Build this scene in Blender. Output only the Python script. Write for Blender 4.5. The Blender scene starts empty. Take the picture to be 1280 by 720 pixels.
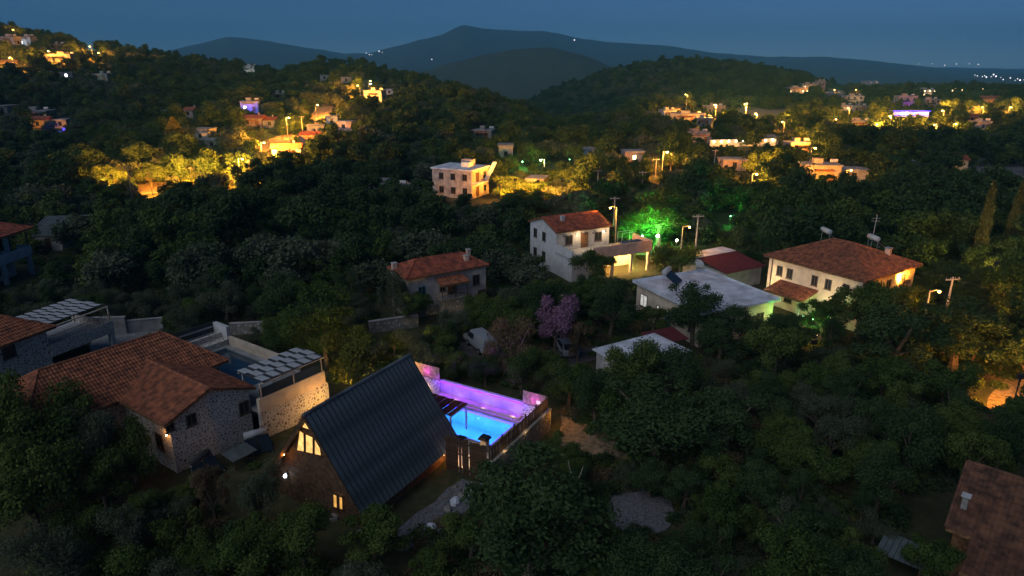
import bpy, math, random
import numpy as np
from mathutils import Vector, Matrix

scene = bpy.context.scene
COL = scene.collection
R = math.radians

# ------------------------------------------------------------------ camera
CAM_H, PITCH, FPX = 27.0, R(18.4), 855.0          # metres, downward tilt, focal length in photo pixels
cam_data = bpy.data.cameras.new('camera')
cam_data.sensor_width = 36.0
cam_data.lens = 36.0 * FPX / 1280.0
cam_data.clip_start = 0.5
cam_data.clip_end = 40000.0
cam = bpy.data.objects.new('camera', cam_data)
cam.location = (0, 0, CAM_H)
cam.rotation_euler = (math.pi / 2 - PITCH, 0, 0)
COL.objects.link(cam)
scene.camera = cam

# ------------------------------------------------------------------ sky, dusk light, exposure
SUN_EL, SUN_ROT = 33.0, 226.0        # the sun has left: only its sky is used, far dimmer than by day
world = bpy.data.worlds.new('World')
scene.world = world
world.use_nodes = True
wn = world.node_tree.nodes
sky = wn.new('ShaderNodeTexSky')
sky.sky_type = 'NISHITA'
sky.sun_disc = False
sky.sun_elevation = R(SUN_EL)
sky.sun_rotation = R(SUN_ROT)
sky.altitude = 1500.0
sky.air_density = 0.65
sky.dust_density = 0.0
sky.ozone_density = 10.0
world.node_tree.links.new(sky.outputs[0], wn['Background'].inputs[0])
wn['Background'].inputs[1].default_value = 0.040
sun_data = bpy.data.lights.new('sun', 'SUN')
sun_data.energy = 1.5               # afterglow: a very wide, very weak source
sun_data.angle = R(75)
sun_data.color = (0.95, 0.97, 1.0)
sun = bpy.data.objects.new('sun', sun_data)
sun.rotation_euler = (R(90 - SUN_EL), 0, R(180 - SUN_ROT))
COL.objects.link(sun)
vs = scene.view_settings
vs.view_transform = 'Standard'
vs.look = 'None'
vs.gamma = 1.0
vs.exposure = 0.0
vs.use_curve_mapping = False
cy = scene.cycles
cy.use_denoising = True
cy.max_bounces = 4
cy.diffuse_bounces = 2
cy.glossy_bounces = 2
cy.transmission_bounces = 3
cy.transparent_max_bounces = 6
cy.volume_bounces = 0
cy.sample_clamp_indirect = 1.0
cy.sample_clamp_direct = 0.0
cy.caustics_reflective = False
cy.caustics_refractive = False

# ------------------------------------------------------------------ geometry of the view: pixel -> direction, ground
def ray(u, v):
    a, b = (u - 640) / FPX, (360 - v) / FPX
    return np.array([a, math.cos(PITCH) + b * math.sin(PITCH), -math.sin(PITCH) + b * math.cos(PITCH)])
def G(u, v, z=0.0):
    d = ray(u, v)
    t = (z - CAM_H) / d[2]
    return Vector((t * d[0], t * d[1], z))
def proj(P):
    x, y, z = P[0], P[1], P[2] - CAM_H
    d = y * math.cos(PITCH) - z * math.sin(PITCH)
    return 640 + FPX * x / d, 360 - FPX * (y * math.sin(PITCH) + z * math.cos(PITCH)) / d, d
def sstep(a, b, x):
    t = np.clip((x - a) / (b - a), 0, 1)
    return t * t * (3 - 2 * t)
def zsky(v, Y):
    b = (360 - v) / FPX
    return CAM_H + Y * (-math.sin(PITCH) + b * math.cos(PITCH)) / (math.cos(PITCH) + b * math.sin(PITCH))
SKY = {  # crest lines of the hills: column -> row, and how far forward the crest lies
    'left': (470, ([-500, 0, 60, 130, 170, 230, 300, 350, 400, 440, 480, 540, 600, 650, 700],
                   [48, 44, 54, 65, 71, 85, 91, 104, 87, 86, 100, 114, 132, 150, 175])),
    'mid': (760, ([600, 640, 700, 760, 820, 870, 930, 1000, 1040, 1100, 1150, 1250],
                  [160, 146, 120, 97, 85, 81, 87, 101, 110, 122, 135, 170])),
    'blue': (2000, ([420, 480, 545, 600, 640, 690, 730, 760, 850, 950],
                    [125, 112, 92, 74, 67, 65, 71, 82, 105, 130])),
    'far': (5500, ([-600, -200, 0, 200, 260, 290, 350, 430, 460, 520, 555, 570, 580, 600, 640, 680, 720, 760, 820, 880, 960, 1030, 1100, 1180, 1280, 1600, 2200],
                   [70, 60, 75, 66, 52, 45, 55, 69, 68, 52, 43, 34, 30, 34, 37, 39, 48, 54, 58, 66, 73, 73, 78, 87, 89, 86, 80]))}
def vnoise(x, y, s, seed=0):
    """smooth value noise, -1..1"""
    x = np.asarray(x, float) / s; y = np.asarray(y, float) / s
    xi, yi = np.floor(x), np.floor(y)
    fx, fy = x - xi, y - yi
    fx = fx * fx * (3 - 2 * fx); fy = fy * fy * (3 - 2 * fy)
    def h(a, b):
        q = np.sin(a * 127.1 + b * 311.7 + seed * 74.7) * 43758.5453
        return (q - np.floor(q)) * 2 - 1
    return (h(xi, yi) * (1 - fx) + h(xi + 1, yi) * fx) * (1 - fy) + (h(xi, yi + 1) * (1 - fx) + h(xi + 1, yi + 1) * fx) * fy
def zt(x, y):
    """terrain height"""
    x = np.asarray(x, float); y = np.asarray(y, float)
    yy = np.maximum(y, 0.35 * np.abs(x) + 1e-3)
    q = 640 + FPX * x / yy / math.cos(PITCH)
    gorge = sstep(470, 590, q) * (1 - sstep(690, 830, q))        # the valley falls away between the two near hills
    def plain(Y): return -60 * sstep(480, 1900, Y) - gorge * np.clip((Y - 285) * 0.11, 0, 75) * (1 - sstep(2600, 4200, Y))
    base = plain(yy)
    def crest(key, r0, r1):
        Y, (a, b) = SKY[key]
        A = np.maximum(0, zsky(np.interp(q, a, b), Y) - plain(np.float64(Y)))
        return base + A * np.where(yy < Y, sstep(r0, Y, yy), 1 - sstep(Y, r1, yy))
    z = np.maximum.reduce([crest('left', 140, 950), crest('mid', 430, 1500), crest('blue', 1150, 3200), crest('far', 2900, 9000)])
    far = sstep(700, 2500, yy)
    z = z + far * (vnoise(x, y, 420, 1) * 22 + vnoise(x, y, 170, 2) * 9 + vnoise(x, y, 60, 3) * 4) * (1 - 0.5 * sstep(3500, 5500, yy))
    z = z + sstep(110, 200, yy) * vnoise(x, y, 35, 4) * 1.0
    # excavation for the pool basin beside the cabin
    a = R(59.92); px = (x + 8.85) * math.cos(a) + (y - 34.30) * math.sin(a); py = -(x + 8.85) * math.sin(a) + (y - 34.30) * math.cos(a)
    z = z - 2.2 * sstep(10.0, 11.2, px) * (1 - sstep(15.6, 16.6, px)) * sstep(-3.6, -2.4, py) * (1 - sstep(5.8, 7.0, py))
    z = z + 0.12 * vnoise(x, y, 3.0, 5) * sstep(28, 34, yy)
    return z
def GT(u, v):
    """where the ray through a pixel meets the terrain"""
    d = ray(u, v)
    t = np.geomspace(20, 9000, 2500)
    P = d[None, :] * t[:, None]
    below = (P[:, 2] + CAM_H) < zt(P[:, 0], P[:, 1])
    i = int(np.argmax(below)) if below.any() else len(t) - 1
    p = P[i]
    return Vector((p[0], p[1], float(zt(p[0], p[1]))))

# ------------------------------------------------------------------ materials
def mat(name, col, rough=0.8, var=0.25, scale=3.0, metal=0.0, bump=0.0, spec=0.3, col2=None):
    m = bpy.data.materials.new(name); m.use_nodes = True
    n, l = m.node_tree.nodes, m.node_tree.links
    b = n['Principled BSDF']
    b.inputs['Roughness'].default_value = rough
    b.inputs['Metallic'].default_value = metal
    b.inputs['Specular IOR Level'].default_value = spec
    tc = n.new('ShaderNodeTexCoord')
    ns = n.new('ShaderNodeTexNoise'); ns.inputs['Scale'].default_value = scale; ns.inputs['Detail'].default_value = 6
    l.new(tc.outputs['Object'], ns.inputs['Vector'])
    rp = n.new('ShaderNodeValToRGB')
    c2 = col2 or tuple(c * (1 - var) for c in col)
    rp.color_ramp.elements[0].position = 0.35; rp.color_ramp.elements[1].position = 0.65
    rp.color_ramp.elements[0].color = (*c2, 1); rp.color_ramp.elements[1].color = (*(min(1, c * (1 + var * 0.5)) for c in col), 1)
    l.new(ns.outputs['Fac'], rp.inputs['Fac']); l.new(rp.outputs['Color'], b.inputs['Base Color'])
    if bump:
        bp = n.new('ShaderNodeBump'); bp.inputs['Strength'].default_value = bump; bp.inputs['Distance'].default_value = 0.05
        l.new(ns.outputs['Fac'], bp.inputs['Height']); l.new(bp.outputs['Normal'], b.inputs['Normal'])
    return m
def mat_emit(name, col, strength, var=0.0, scale=2.0):
    m = bpy.data.materials.new(name); m.use_nodes = True
    n, l = m.node_tree.nodes, m.node_tree.links
    n.remove(n['Principled BSDF'])
    e = n.new('ShaderNodeEmission'); e.inputs['Color'].default_value = (*col, 1); e.inputs['Strength'].default_value = strength
    l.new(e.outputs[0], n['Material Output'].inputs[0])
    if var:
        tc = n.new('ShaderNodeTexCoord'); ns = n.new('ShaderNodeTexNoise'); ns.inputs['Scale'].default_value = scale
        l.new(tc.outputs['Object'], ns.inputs['Vector'])
        mr = n.new('ShaderNodeMapRange'); mr.inputs['From Min'].default_value = 0.35; mr.inputs['From Max'].default_value = 0.65
        mr.inputs['To Min'].default_value = strength * (1 - var); mr.inputs['To Max'].default_value = strength
        l.new(ns.outputs['Fac'], mr.inputs['Value']); l.new(mr.outputs[0], e.inputs['Strength'])
    return m
def mat_stone(name, c_stone, c_joint, scale=3.0):
    m = bpy.data.materials.new(name); m.use_nodes = True
    n, l = m.node_tree.nodes, m.node_tree.links
    b = n['Principled BSDF']; b.inputs['Roughness'].default_value = 0.9
    tc = n.new('ShaderNodeTexCoord')
    wv = n.new('ShaderNodeTexNoise'); wv.inputs['Scale'].default_value = 2.0
    mx = n.new('ShaderNodeMixRGB'); mx.inputs['Fac'].default_value = 0.12
    l.new(tc.outputs['Object'], wv.inputs['Vector']); l.new(tc.outputs['Object'], mx.inputs[1]); l.new(wv.outputs['Color'], mx.inputs[2])
    v1 = n.new('ShaderNodeTexVoronoi'); v1.feature = 'DISTANCE_TO_EDGE'; v1.inputs['Scale'].default_value = scale
    v2 = n.new('ShaderNodeTexVoronoi'); v2.inputs['Scale'].default_value = scale
    l.new(mx.outputs[0], v1.inputs['Vector']); l.new(mx.outputs[0], v2.inputs['Vector'])
    r1 = n.new('ShaderNodeValToRGB'); r1.color_ramp.elements[0].position = 0.12; r1.color_ramp.elements[1].position = 0.22
    l.new(v1.outputs['Distance'], r1.inputs['Fac'])
    hs = n.new('ShaderNodeMixRGB'); hs.blend_type = 'MULTIPLY'; hs.inputs['Fac'].default_value = 0.8
    hs.inputs[1].default_value = (*c_stone, 1); bw = n.new('ShaderNodeRGBToBW'); l.new(v2.outputs['Color'], bw.inputs[0]); l.new(bw.outputs[0], hs.inputs[2])
    fin = n.new('ShaderNodeMixRGB'); fin.inputs[1].default_value = (*c_joint, 1)
    l.new(r1.outputs['Color'], fin.inputs['Fac']); l.new(hs.outputs[0], fin.inputs[2]); l.new(fin.outputs[0], b.inputs['Base Color'])
    bp = n.new('ShaderNodeBump'); bp.inputs['Strength'].default_value = 0.6; bp.inputs['Distance'].default_value = 0.04
    l.new(r1.outputs['Color'], bp.inputs['Height']); l.new(bp.outputs['Normal'], b.inputs['Normal'])
    return m
def mat_leaf(name, c1, c2, trans=0.3):
    m = bpy.data.materials.new(name); m.use_nodes = True
    n, l = m.node_tree.nodes, m.node_tree.links
    n.remove(n['Principled BSDF'])
    at = n.new('ShaderNodeAttribute'); at.attribute_name = 'tone'
    oi = n.new('ShaderNodeObjectInfo')
    ad = n.new('ShaderNodeMath'); ad.operation = 'MULTIPLY_ADD'; ad.inputs[1].default_value = 0.45
    l.new(oi.outputs['Random'], ad.inputs[0])
    sc = n.new('ShaderNodeMath'); sc.operation = 'MULTIPLY'; sc.inputs[1].default_value = 0.55
    l.new(at.outputs['Fac'], sc.inputs[0]); l.new(sc.outputs[0], ad.inputs[2])
    mx = n.new('ShaderNodeMixRGB'); mx.inputs[1].default_value = (*c1, 1); mx.inputs[2].default_value = (*c2, 1)
    l.new(ad.outputs[0], mx.inputs['Fac'])
    d = n.new('ShaderNodeBsdfDiffuse'); t = n.new('ShaderNodeBsdfTranslucent'); ms = n.new('ShaderNodeMixShader'); ms.inputs[0].default_value = trans
    l.new(mx.outputs[0], d.inputs['Color']); l.new(mx.outputs[0], t.inputs['Color'])
    l.new(d.outputs[0], ms.inputs[1]); l.new(t.outputs[0], ms.inputs[2]); l.new(ms.outputs[0], n['Material Output'].inputs[0])
    return m
M = dict(
    white=mat('white_render', (0.46, 0.47, 0.48), 0.85, 0.15, 1.5),
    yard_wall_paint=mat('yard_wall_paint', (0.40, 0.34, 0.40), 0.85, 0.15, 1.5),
    cream=mat('cream_render', (0.62, 0.52, 0.40), 0.85, 0.2, 1.2),
    beige=mat('beige_render', (0.55, 0.46, 0.36), 0.85, 0.2, 1.2),
    pink=mat('pink_render', (0.60, 0.42, 0.34), 0.85, 0.2, 1.2),
    old_plaster=mat('old_plaster', (0.40, 0.36, 0.34), 0.9, 0.35, 1.0),
    grey=mat('grey_concrete', (0.36, 0.36, 0.35), 0.9, 0.3, 1.0),
    slab=mat('pale_flat_roof', (0.60, 0.64, 0.72), 0.85, 0.35, 0.7, bump=0.2),
    tile=mat('terracotta_tile', (0.30, 0.105, 0.05), 0.9, 0.5, 2.2, col2=(0.13, 0.050, 0.030)),
    tile_dimmed=mat('dimmed_terracotta_tile', (0.12, 0.055, 0.032), 0.95, 0.5, 2.2, col2=(0.05, 0.028, 0.02)),  # terracotta darkened: the weaker light on the near house is put into its colour
    tile_red=mat('red_tile', (0.31, 0.085, 0.045), 0.9, 0.5, 1.6, col2=(0.13, 0.04, 0.028)),
    metal_roof=mat('slate_blue_sheet_metal', (0.095, 0.122, 0.130), 0.5, 0.45, 0.8, metal=0.0, spec=0.3),
    wood=mat('dark_stained_wood', (0.085, 0.048, 0.026), 0.7, 0.5, 4.0),
    wood_mid=mat('brown_wood', (0.20, 0.105, 0.05), 0.7, 0.5, 4.0),
    wood_pale=mat('pale_board', (0.42, 0.27, 0.17), 0.7, 0.4, 4.0),
    black=mat('black_metal', (0.025, 0.025, 0.028), 0.5, 0.2, 2.0),
    steel=mat('galvanised_steel', (0.42, 0.44, 0.46), 0.45, 0.2, 3.0, metal=0.6),
    pole=mat('weathered_pole', (0.26, 0.22, 0.17), 0.85, 0.4, 5.0),
    concrete_pole=mat('concrete_pole', (0.42, 0.40, 0.36), 0.85, 0.25, 5.0),
    glass=mat('dark_window_glass', (0.02, 0.025, 0.03), 0.12, 0.2, 1.0, spec=0.5),
    glass_rail=mat('blue_glass_railing', (0.02, 0.04, 0.06), 0.1, 0.1, 1.0, spec=0.5),
    frame=mat('window_frame', (0.10, 0.07, 0.05), 0.6, 0.2, 2.0),
    shade_white=mat('white_shade_panel', (0.44, 0.46, 0.48), 0.7, 0.15, 2.0),
    shade_dark=mat('dark_shade_panel', (0.045, 0.05, 0.055), 0.7, 0.15, 2.0),
    dark_red=mat('dark_red_canvas', (0.12, 0.025, 0.03), 0.8, 0.3, 3.0),
    deck=mat('pool_deck_tile', (0.55, 0.48, 0.42), 0.6, 0.15, 2.5),
    pool_tile=mat('pool_tile', (0.30, 0.68, 0.86), 0.4, 0.08, 6.0),
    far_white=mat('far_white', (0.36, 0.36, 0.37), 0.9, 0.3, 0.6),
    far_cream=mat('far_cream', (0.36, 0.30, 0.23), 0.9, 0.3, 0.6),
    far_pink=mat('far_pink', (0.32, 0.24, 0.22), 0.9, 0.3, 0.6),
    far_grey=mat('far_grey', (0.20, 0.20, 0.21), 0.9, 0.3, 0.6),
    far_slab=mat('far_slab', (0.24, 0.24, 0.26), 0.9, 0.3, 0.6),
    stone=mat_stone('white_rubble_stone', (0.44, 0.38, 0.33), (0.56, 0.53, 0.48), 4.8),
    stone_dark=mat_stone('grey_rubble_stone', (0.48, 0.46, 0.42), (0.20, 0.19, 0.17), 3.0),
    stone_warm=mat_stone('warm_rubble_stone', (0.70, 0.55, 0.36), (0.30, 0.24, 0.17), 2.4),
    paving=mat('grey_paving', (0.30, 0.31, 0.31), 0.85, 0.25, 1.5),
    gravel=mat('pale_gravel', (0.15, 0.155, 0.165), 0.95, 0.5, 7.0, bump=0.8),
    sand=mat('sandy_soil', (0.26, 0.19, 0.115), 0.95, 0.45, 2.5, bump=0.8),
    asphalt=mat('asphalt', (0.11, 0.10, 0.095), 0.9, 0.3, 1.0),
    corrugated=mat('grey_green_sheet', (0.11, 0.135, 0.14), 0.6, 0.3, 1.5),
    sheet_blue=mat('blue_white_sheet', (0.45, 0.55, 0.66), 0.6, 0.3, 2.0),
    car_white=mat('white_car_paint', (0.27, 0.29, 0.32), 0.35, 0.03, 1.0, spec=0.6),
    tyre=mat('black_tyre', (0.02, 0.02, 0.02), 0.8, 0.2, 4.0),
    bark=mat('grey_brown_bark', (0.13, 0.10, 0.075), 0.95, 0.5, 6.0),
    bark_pale=mat('pale_bark', (0.42, 0.37, 0.30), 0.9, 0.3, 6.0),
    blue_door=mat('faded_blue_paint', (0.08, 0.24, 0.34), 0.7, 0.4, 3.0),
    l_olive=mat_leaf('olive_leaf', (0.055, 0.078, 0.042), (0.13, 0.15, 0.095)),
    l_green=mat_leaf('green_leaf', (0.035, 0.075, 0.02), (0.125, 0.165, 0.045)),
    l_dark=mat_leaf('dark_green_leaf', (0.026, 0.055, 0.022), (0.08, 0.125, 0.048)),
    l_yellow=mat_leaf('yellow_green_leaf', (0.07, 0.09, 0.018), (0.15, 0.15, 0.03)),
    l_brown=mat_leaf('dry_straw_leaf', (0.09, 0.065, 0.035), (0.24, 0.18, 0.1)),
    l_pink=mat_leaf('mauve_blossom', (0.20, 0.11, 0.17), (0.34, 0.21, 0.31)),
    l_cypress=mat_leaf('cypress_leaf', (0.085, 0.095, 0.035), (0.14, 0.14, 0.055)),
    soil=None)

# ------------------------------------------------------------------ object helpers
def setp(o, label=None, cat=None, group=None, kind=None):
    if label: o['label'] = label
    if cat: o['category'] = cat
    if group: o['group'] = group
    if kind: o['kind'] = kind
    return o
def obj(name, me, parent=None, loc=(0, 0, 0), rot=(0, 0, 0), scale=(1, 1, 1), **kw):
    o = bpy.data.objects.new(name, me)
    o.location = loc; o.rotation_euler = rot; o.scale = scale
    COL.objects.link(o)
    if parent: o.parent = parent
    return setp(o, **kw)
def thing(name, loc, rz, label, cat, group=None):
    return obj(name, None, None, loc, (0, 0, rz), label=label, cat=cat, group=group)
class MB:
    def __init__(s): s.v, s.f = [], []
    def add(s, vs, fs):
        k = len(s.v); s.v += [tuple(map(float, p)) for p in vs]; s.f += [tuple(i + k for i in f) for f in fs]; return s
    def box(s, x0, x1, y0, y1, z0, z1):
        return s.add([(x0, y0, z0), (x1, y0, z0), (x1, y1, z0), (x0, y1, z0), (x0, y0, z1), (x1, y0, z1), (x1, y1, z1), (x0, y1, z1)],
                     [(0, 3, 2, 1), (4, 5, 6, 7), (0, 1, 5, 4), (1, 2, 6, 5), (2, 3, 7, 6), (3, 0, 4, 7)])
    def prism(s, poly, d):
        """polygon (list of 3D points) extruded along vector d"""
        n = len(poly); d = Vector(d)
        a = [Vector(p) for p in poly]; b = [p + d for p in a]
        return s.add([tuple(p) for p in a + b], [tuple(range(n))[::-1], tuple(range(n, 2 * n))] + [(i, (i + 1) % n, n + (i + 1) % n, n + i) for i in range(n)])
    def tube(s, pts, rad, seg=6):
        pts = [Vector(p) for p in pts]
        if not hasattr(rad, '__len__'): rad = [rad] * len(pts)
        rings = []
        for i, p in enumerate(pts):
            t = (pts[min(i + 1, len(pts) - 1)] - pts[max(i - 1, 0)]).normalized()
            a = t.cross(Vector((0, 0, 1)) if abs(t.z) < 0.9 else Vector((1, 0, 0))).normalized(); b = t.cross(a)
            rings.append([tuple(p + (a * math.cos(2 * math.pi * k / seg) + b * math.sin(2 * math.pi * k / seg)) * rad[i]) for k in range(seg)])
        vs = [q for r in rings for q in r]; fs = []
        for i in range(len(pts) - 1):
            for k in range(seg):
                k2 = (k + 1) % seg
                fs.append((i * seg + k, i * seg + k2, (i + 1) * seg + k2, (i + 1) * seg + k))
        fs += [tuple(range(seg))[::-1], tuple(range(len(vs) - seg, len(vs)))]
        return s.add(vs, fs)
    def ball(s, c, r, seg=8, rings=5, sz=1.0):
        vs = [(c[0], c[1], c[2] + r * sz)]; fs = []
        for i in range(1, rings):
            th = math.pi * i / rings
            for k in range(seg):
                ph = 2 * math.pi * k / seg
                vs.append((c[0] + r * math.sin(th) * math.cos(ph), c[1] + r * math.sin(th) * math.sin(ph), c[2] + r * sz * math.cos(th)))
        vs.append((c[0], c[1], c[2] - r * sz))
        for k in range(seg): fs.append((0, 1 + k, 1 + (k + 1) % seg))
        for i in range(rings - 2):
            for k in range(seg):
                a = 1 + i * seg
                fs.append((a + k, a + seg + k, a + seg + (k + 1) % seg, a + (k + 1) % seg))
        for k in range(seg): fs.append((len(vs) - 1, len(vs) - 1 - seg + (k + 1) % seg, len(vs) - 1 - seg + k))
        return s.add(vs, fs)
    def mesh(s, name, m, smooth=False):
        me = bpy.data.meshes.new(name); me.from_pydata(s.v, [], s.f)
        if m: me.materials.append(M[m] if isinstance(m, str) else m)
        if smooth: me.polygons.foreach_set('use_smooth', [True] * len(me.polygons))
        me.update(); return me
    def part(s, name, m, parent=None, smooth=False, **kw):
        return obj(name, s.mesh(name, m, smooth), parent, **kw)
def B(*a): return MB().box(*a)
class Frame:
    """a building's own axes: x along angle a, y to the left of it"""
    def __init__(s, x, y, z, a): s.x, s.y, s.z, s.a = x, y, z, R(a)
    def loc(s): return (s.x, s.y, s.z)
    def world(s, p):
        c, n = math.cos(s.a), math.sin(s.a)
        return Vector((s.x + p[0] * c - p[1] * n, s.y + p[0] * n + p[1] * c, s.z + p[2]))
    def local(s, P):
        c, n = math.cos(s.a), math.sin(s.a); dx, dy = P[0] - s.x, P[1] - s.y
        return (dx * c + dy * n, -dx * n + dy * c, P[2] - s.z)
    def on(s, axis, val, u, v):
        """local point where the pixel's ray meets the plane x=val or y=val of this frame"""
        o = s.local((0, 0, CAM_H)); q = s.local(tuple(ray(u, v) + np.array([0, 0, CAM_H])))
        i = 0 if axis == 'x' else 1
        t = (val - o[i]) / (q[i] - o[i])
        return tuple(o[k] + t * (q[k] - o[k]) for k in range(3))
WIN = {}
def window(parent, p, face, w, h, lit=None, bars=1, name='window', fr='frame'):
    """framed window whose outside looks along 'face' (angle in degrees in the parent's axes); p = centre of the sill"""
    key = (round(w, 2), round(h, 2), bars, fr)
    if key not in WIN:
        f = MB(); t = 0.07
        f.box(-w / 2, -w / 2 + t, -0.06, 0.02, 0, h).box(w / 2 - t, w / 2, -0.06, 0.02, 0, h)
        f.box(-w / 2 + t, w / 2 - t, -0.06, 0.02, 0, t).box(-w / 2 + t, w / 2 - t, -0.06, 0.02, h - t, h)
        for k in range(bars):
            x = -w / 2 + w * (k + 1) / (bars + 1); f.box(x - 0.025, x + 0.025, -0.05, 0.02, t, h - t)
        f.box(-w / 2 - 0.06, w / 2 + 0.06, -0.13, 0.02, -0.06, -0.002)
        WIN[key] = f.mesh('window', fr)
    pk = (key[0], key[1], lit)
    if pk not in WIN:
        WIN[pk] = B(-w / 2 + 0.068, w / 2 - 0.068, -0.02, 0.015, 0.068, h - 0.068).mesh('pane', lit or 'glass')
    o = obj(name, WIN[key], parent, p, (0, 0, R(face + 90)))
    obj('pane', WIN[pk], o)
    return o
def door(parent, p, face, w, h, m='wood_mid'):
    rz = R(face + 90)
    d = B(-w / 2, w / 2, -0.05, 0.02, 0, h).box(-w / 2 - 0.08, -w / 2 - 0.001, -0.08, 0.02, 0, h + 0.08).box(w / 2 + 0.001, w / 2 + 0.08, -0.08, 0.02, 0, h + 0.08).part('door', m, parent, loc=p, rot=(0, 0, rz))
    B(w / 2 - 0.16, w / 2 - 0.08, -0.10, -0.052, h * 0.45, h * 0.45 + 0.04).part('handle', 'steel', d)
    return d
def tile_mesh(p0, p1, p2, p3, m='tile', pitch=0.24, course=0.36, lift=0.05):
    """pantiles on a slope; eave p0->p1, top p3->p2 (p3 may equal p2)"""
    p0, p1, p2, p3 = [np.array(p, float) for p in (p0, p1, p2, p3)]
    ex = (p1 - p0); W = np.linalg.norm(ex); ex /= W
    nrm = np.cross(ex, (p3 + p2) / 2 - (p0 + p1) / 2); nrm /= np.linalg.norm(nrm)
    up = np.cross(nrm, ex); Hs = np.dot(p3 - p0, up)
    def xs(p): return np.dot(p - p0, ex)
    rows = max(2, int(round(Hs / course)))
    gx = np.arange(0, W + pitch, pitch / 4)
    prof = np.array([0.0, 0.7, 1.0, 0.7])[np.arange(len(gx)) % 4] * lift * 1.1
    vs, fs, tone = [], [], []
    n = len(gx); k = 0
    rng = np.random.RandomState(int(W * 100) % 9999)
    for r in range(rows):
        for e, ss in enumerate((r / rows, (r + 1) / rows)):
            l = (1 - ss) * 0 + ss * xs(p3); rr = (1 - ss) * W + ss * xs(p2)
            x = np.clip(gx, l, max(rr, l + 1e-4))
            hgt = prof + (lift * 0.9 if e == 0 else 0.0) + (rng.uniform(-0.012, 0.012) if e == 0 else 0)
            vs.append(p0 + x[:, None] * ex + up * (ss * Hs) + nrm * hgt[:, None])
        a = np.arange(n - 1)
        fs.append(np.stack([k + a, k + a + 1, k + n + a + 1, k + n + a], 1))
        if r: fs.append(np.stack([k - n + a, k - n + a + 1, k + a + 1, k + a], 1))
        k += 2 * n
    vs = np.concatenate(vs); fs = np.concatenate(fs)
    me = bpy.data.meshes.new('roof_tiles'); me.from_pydata(vs.tolist(), [], fs.tolist()); me.materials.append(M[m]); me.update()
    return me
def slope(parent, pts, m='tile', thick=0.14, tiles=True, name='roof_slope'):
    """one roof plane: a slab with pantiles on it; pts eave-left, eave-right, top-right, top-left"""
    P = [Vector(p) for p in pts]
    if (P[2] - P[3]).length < 1e-3: P = P[:3]
    o = MB().prism([tuple(p - Vector((0, 0, thick + 0.03))) for p in P], (0, 0, thick)).part(name, 'wood_mid' if tiles else m, parent)
    if tiles: obj('roof_tiles', tile_mesh(*pts, m=m), o, kind='stuff')
    return o
def caps(parent, lines, m='tile', r=0.11, name='ridge_cap'):
    for a, b in lines: MB().tube([a, b], r, 6).part(name, m, parent)
def gable_roof(parent, x0, x1, y0, y1, ze, zr, m='tile', tiles=True, along='x'):
    if along == 'x':
        ym = (y0 + y1) / 2
        slope(parent, [(x0, y0, ze), (x1, y0, ze), (x1, ym, zr), (x0, ym, zr)], m, tiles=tiles)
        slope(parent, [(x1, y1, ze), (x0, y1, ze), (x0, ym, zr), (x1, ym, zr)], m, tiles=tiles)
        caps(parent, [((x0, ym, zr + 0.03), (x1, ym, zr + 0.03))], m)
    else:
        xm = (x0 + x1) / 2
        slope(parent, [(x1, y0, ze), (x1, y1, ze), (xm, y1, zr), (xm, y0, zr)], m, tiles=tiles)
        slope(parent, [(x0, y1, ze), (x0, y0, ze), (xm, y0, zr), (xm, y1, zr)], m, tiles=tiles)
        caps(parent, [((xm, y0, zr + 0.03), (xm, y1, zr + 0.03))], m)
def hip_roof(parent, x0, x1, y0, y1, ze, zr, hip, m='tile', tiles=True, hip2=None):
    """ridge along x"""
    ym = (y0 + y1) / 2; a, b = (x0 + hip, ym, zr), (x1 - (hip if hip2 is None else hip2), ym, zr)
    slope(parent, [(x0, y0, ze), (x1, y0, ze), b, a], m, tiles=tiles)
    slope(parent, [(x1, y1, ze), (x0, y1, ze), a, b], m, tiles=tiles)
    slope(parent, [(x0, y1, ze), (x0, y0, ze), a, a], m, tiles=tiles)
    slope(parent, [(x1, y0, ze), (x1, y1, ze), b, b], m, tiles=tiles)
    up = lambda p, d=0.03: (p[0], p[1], p[2] + d)
    caps(parent, [(up(a), up(b))] + [(up(c, 0.02), up(a)) for c in ((x0, y0, ze), (x0, y1, ze))] + [(up(c, 0.02), up(b)) for c in ((x1, y0, ze), (x1, y1, ze))], m)
def light(parent, p, col, power, radius=0.12, name='lamp_light'):
    d = bpy.data.lights.new(name, 'POINT'); d.energy = power; d.color = col; d.shadow_soft_size = radius
    o = bpy.data.objects.new(name, d); o.location = p; COL.objects.link(o)
    if parent: o.parent = parent
    return o
def spot(parent, p, aim, col, power, cone=150, radius=0.12, name='lamp_light'):
    d = bpy.data.lights.new(name, 'SPOT'); d.energy = power; d.color = col; d.shadow_soft_size = radius; d.spot_size = R(cone); d.spot_blend = 0.5
    o = bpy.data.objects.new(name, d); o.location = p; o.rotation_euler = Vector(aim).to_track_quat('-Z', 'Y').to_euler(); COL.objects.link(o)
    if parent: o.parent = parent
    return o
SODIUM = (1.0, 0.36, 0.035); WARM = (1.0, 0.66, 0.32); GREEN = (0.08, 1.0, 0.12); BLUE = (0.08, 0.10, 1.0); VIOLET = (0.22, 0.0, 1.0); COOL = (0.8, 0.9, 1.0)
E_SOD = mat_emit('sodium_lamp', (1.0, 0.55, 0.12), 40.0)
E_WARM = mat_emit('warm_bulb', (1.0, 0.72, 0.38), 25.0)
E_WHITE = mat_emit('white_bulb', (0.85, 0.95, 1.0), 12.0)
E_GREEN = mat_emit('green_bulb', (0.3, 1.0, 0.4), 20.0)
E_BLUE = mat_emit('blue_led', (0.05, 0.04, 1.0), 7.0)
E_VIOLET = mat_emit('violet_led', (0.30, 0.05, 1.0), 2.2)
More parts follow.
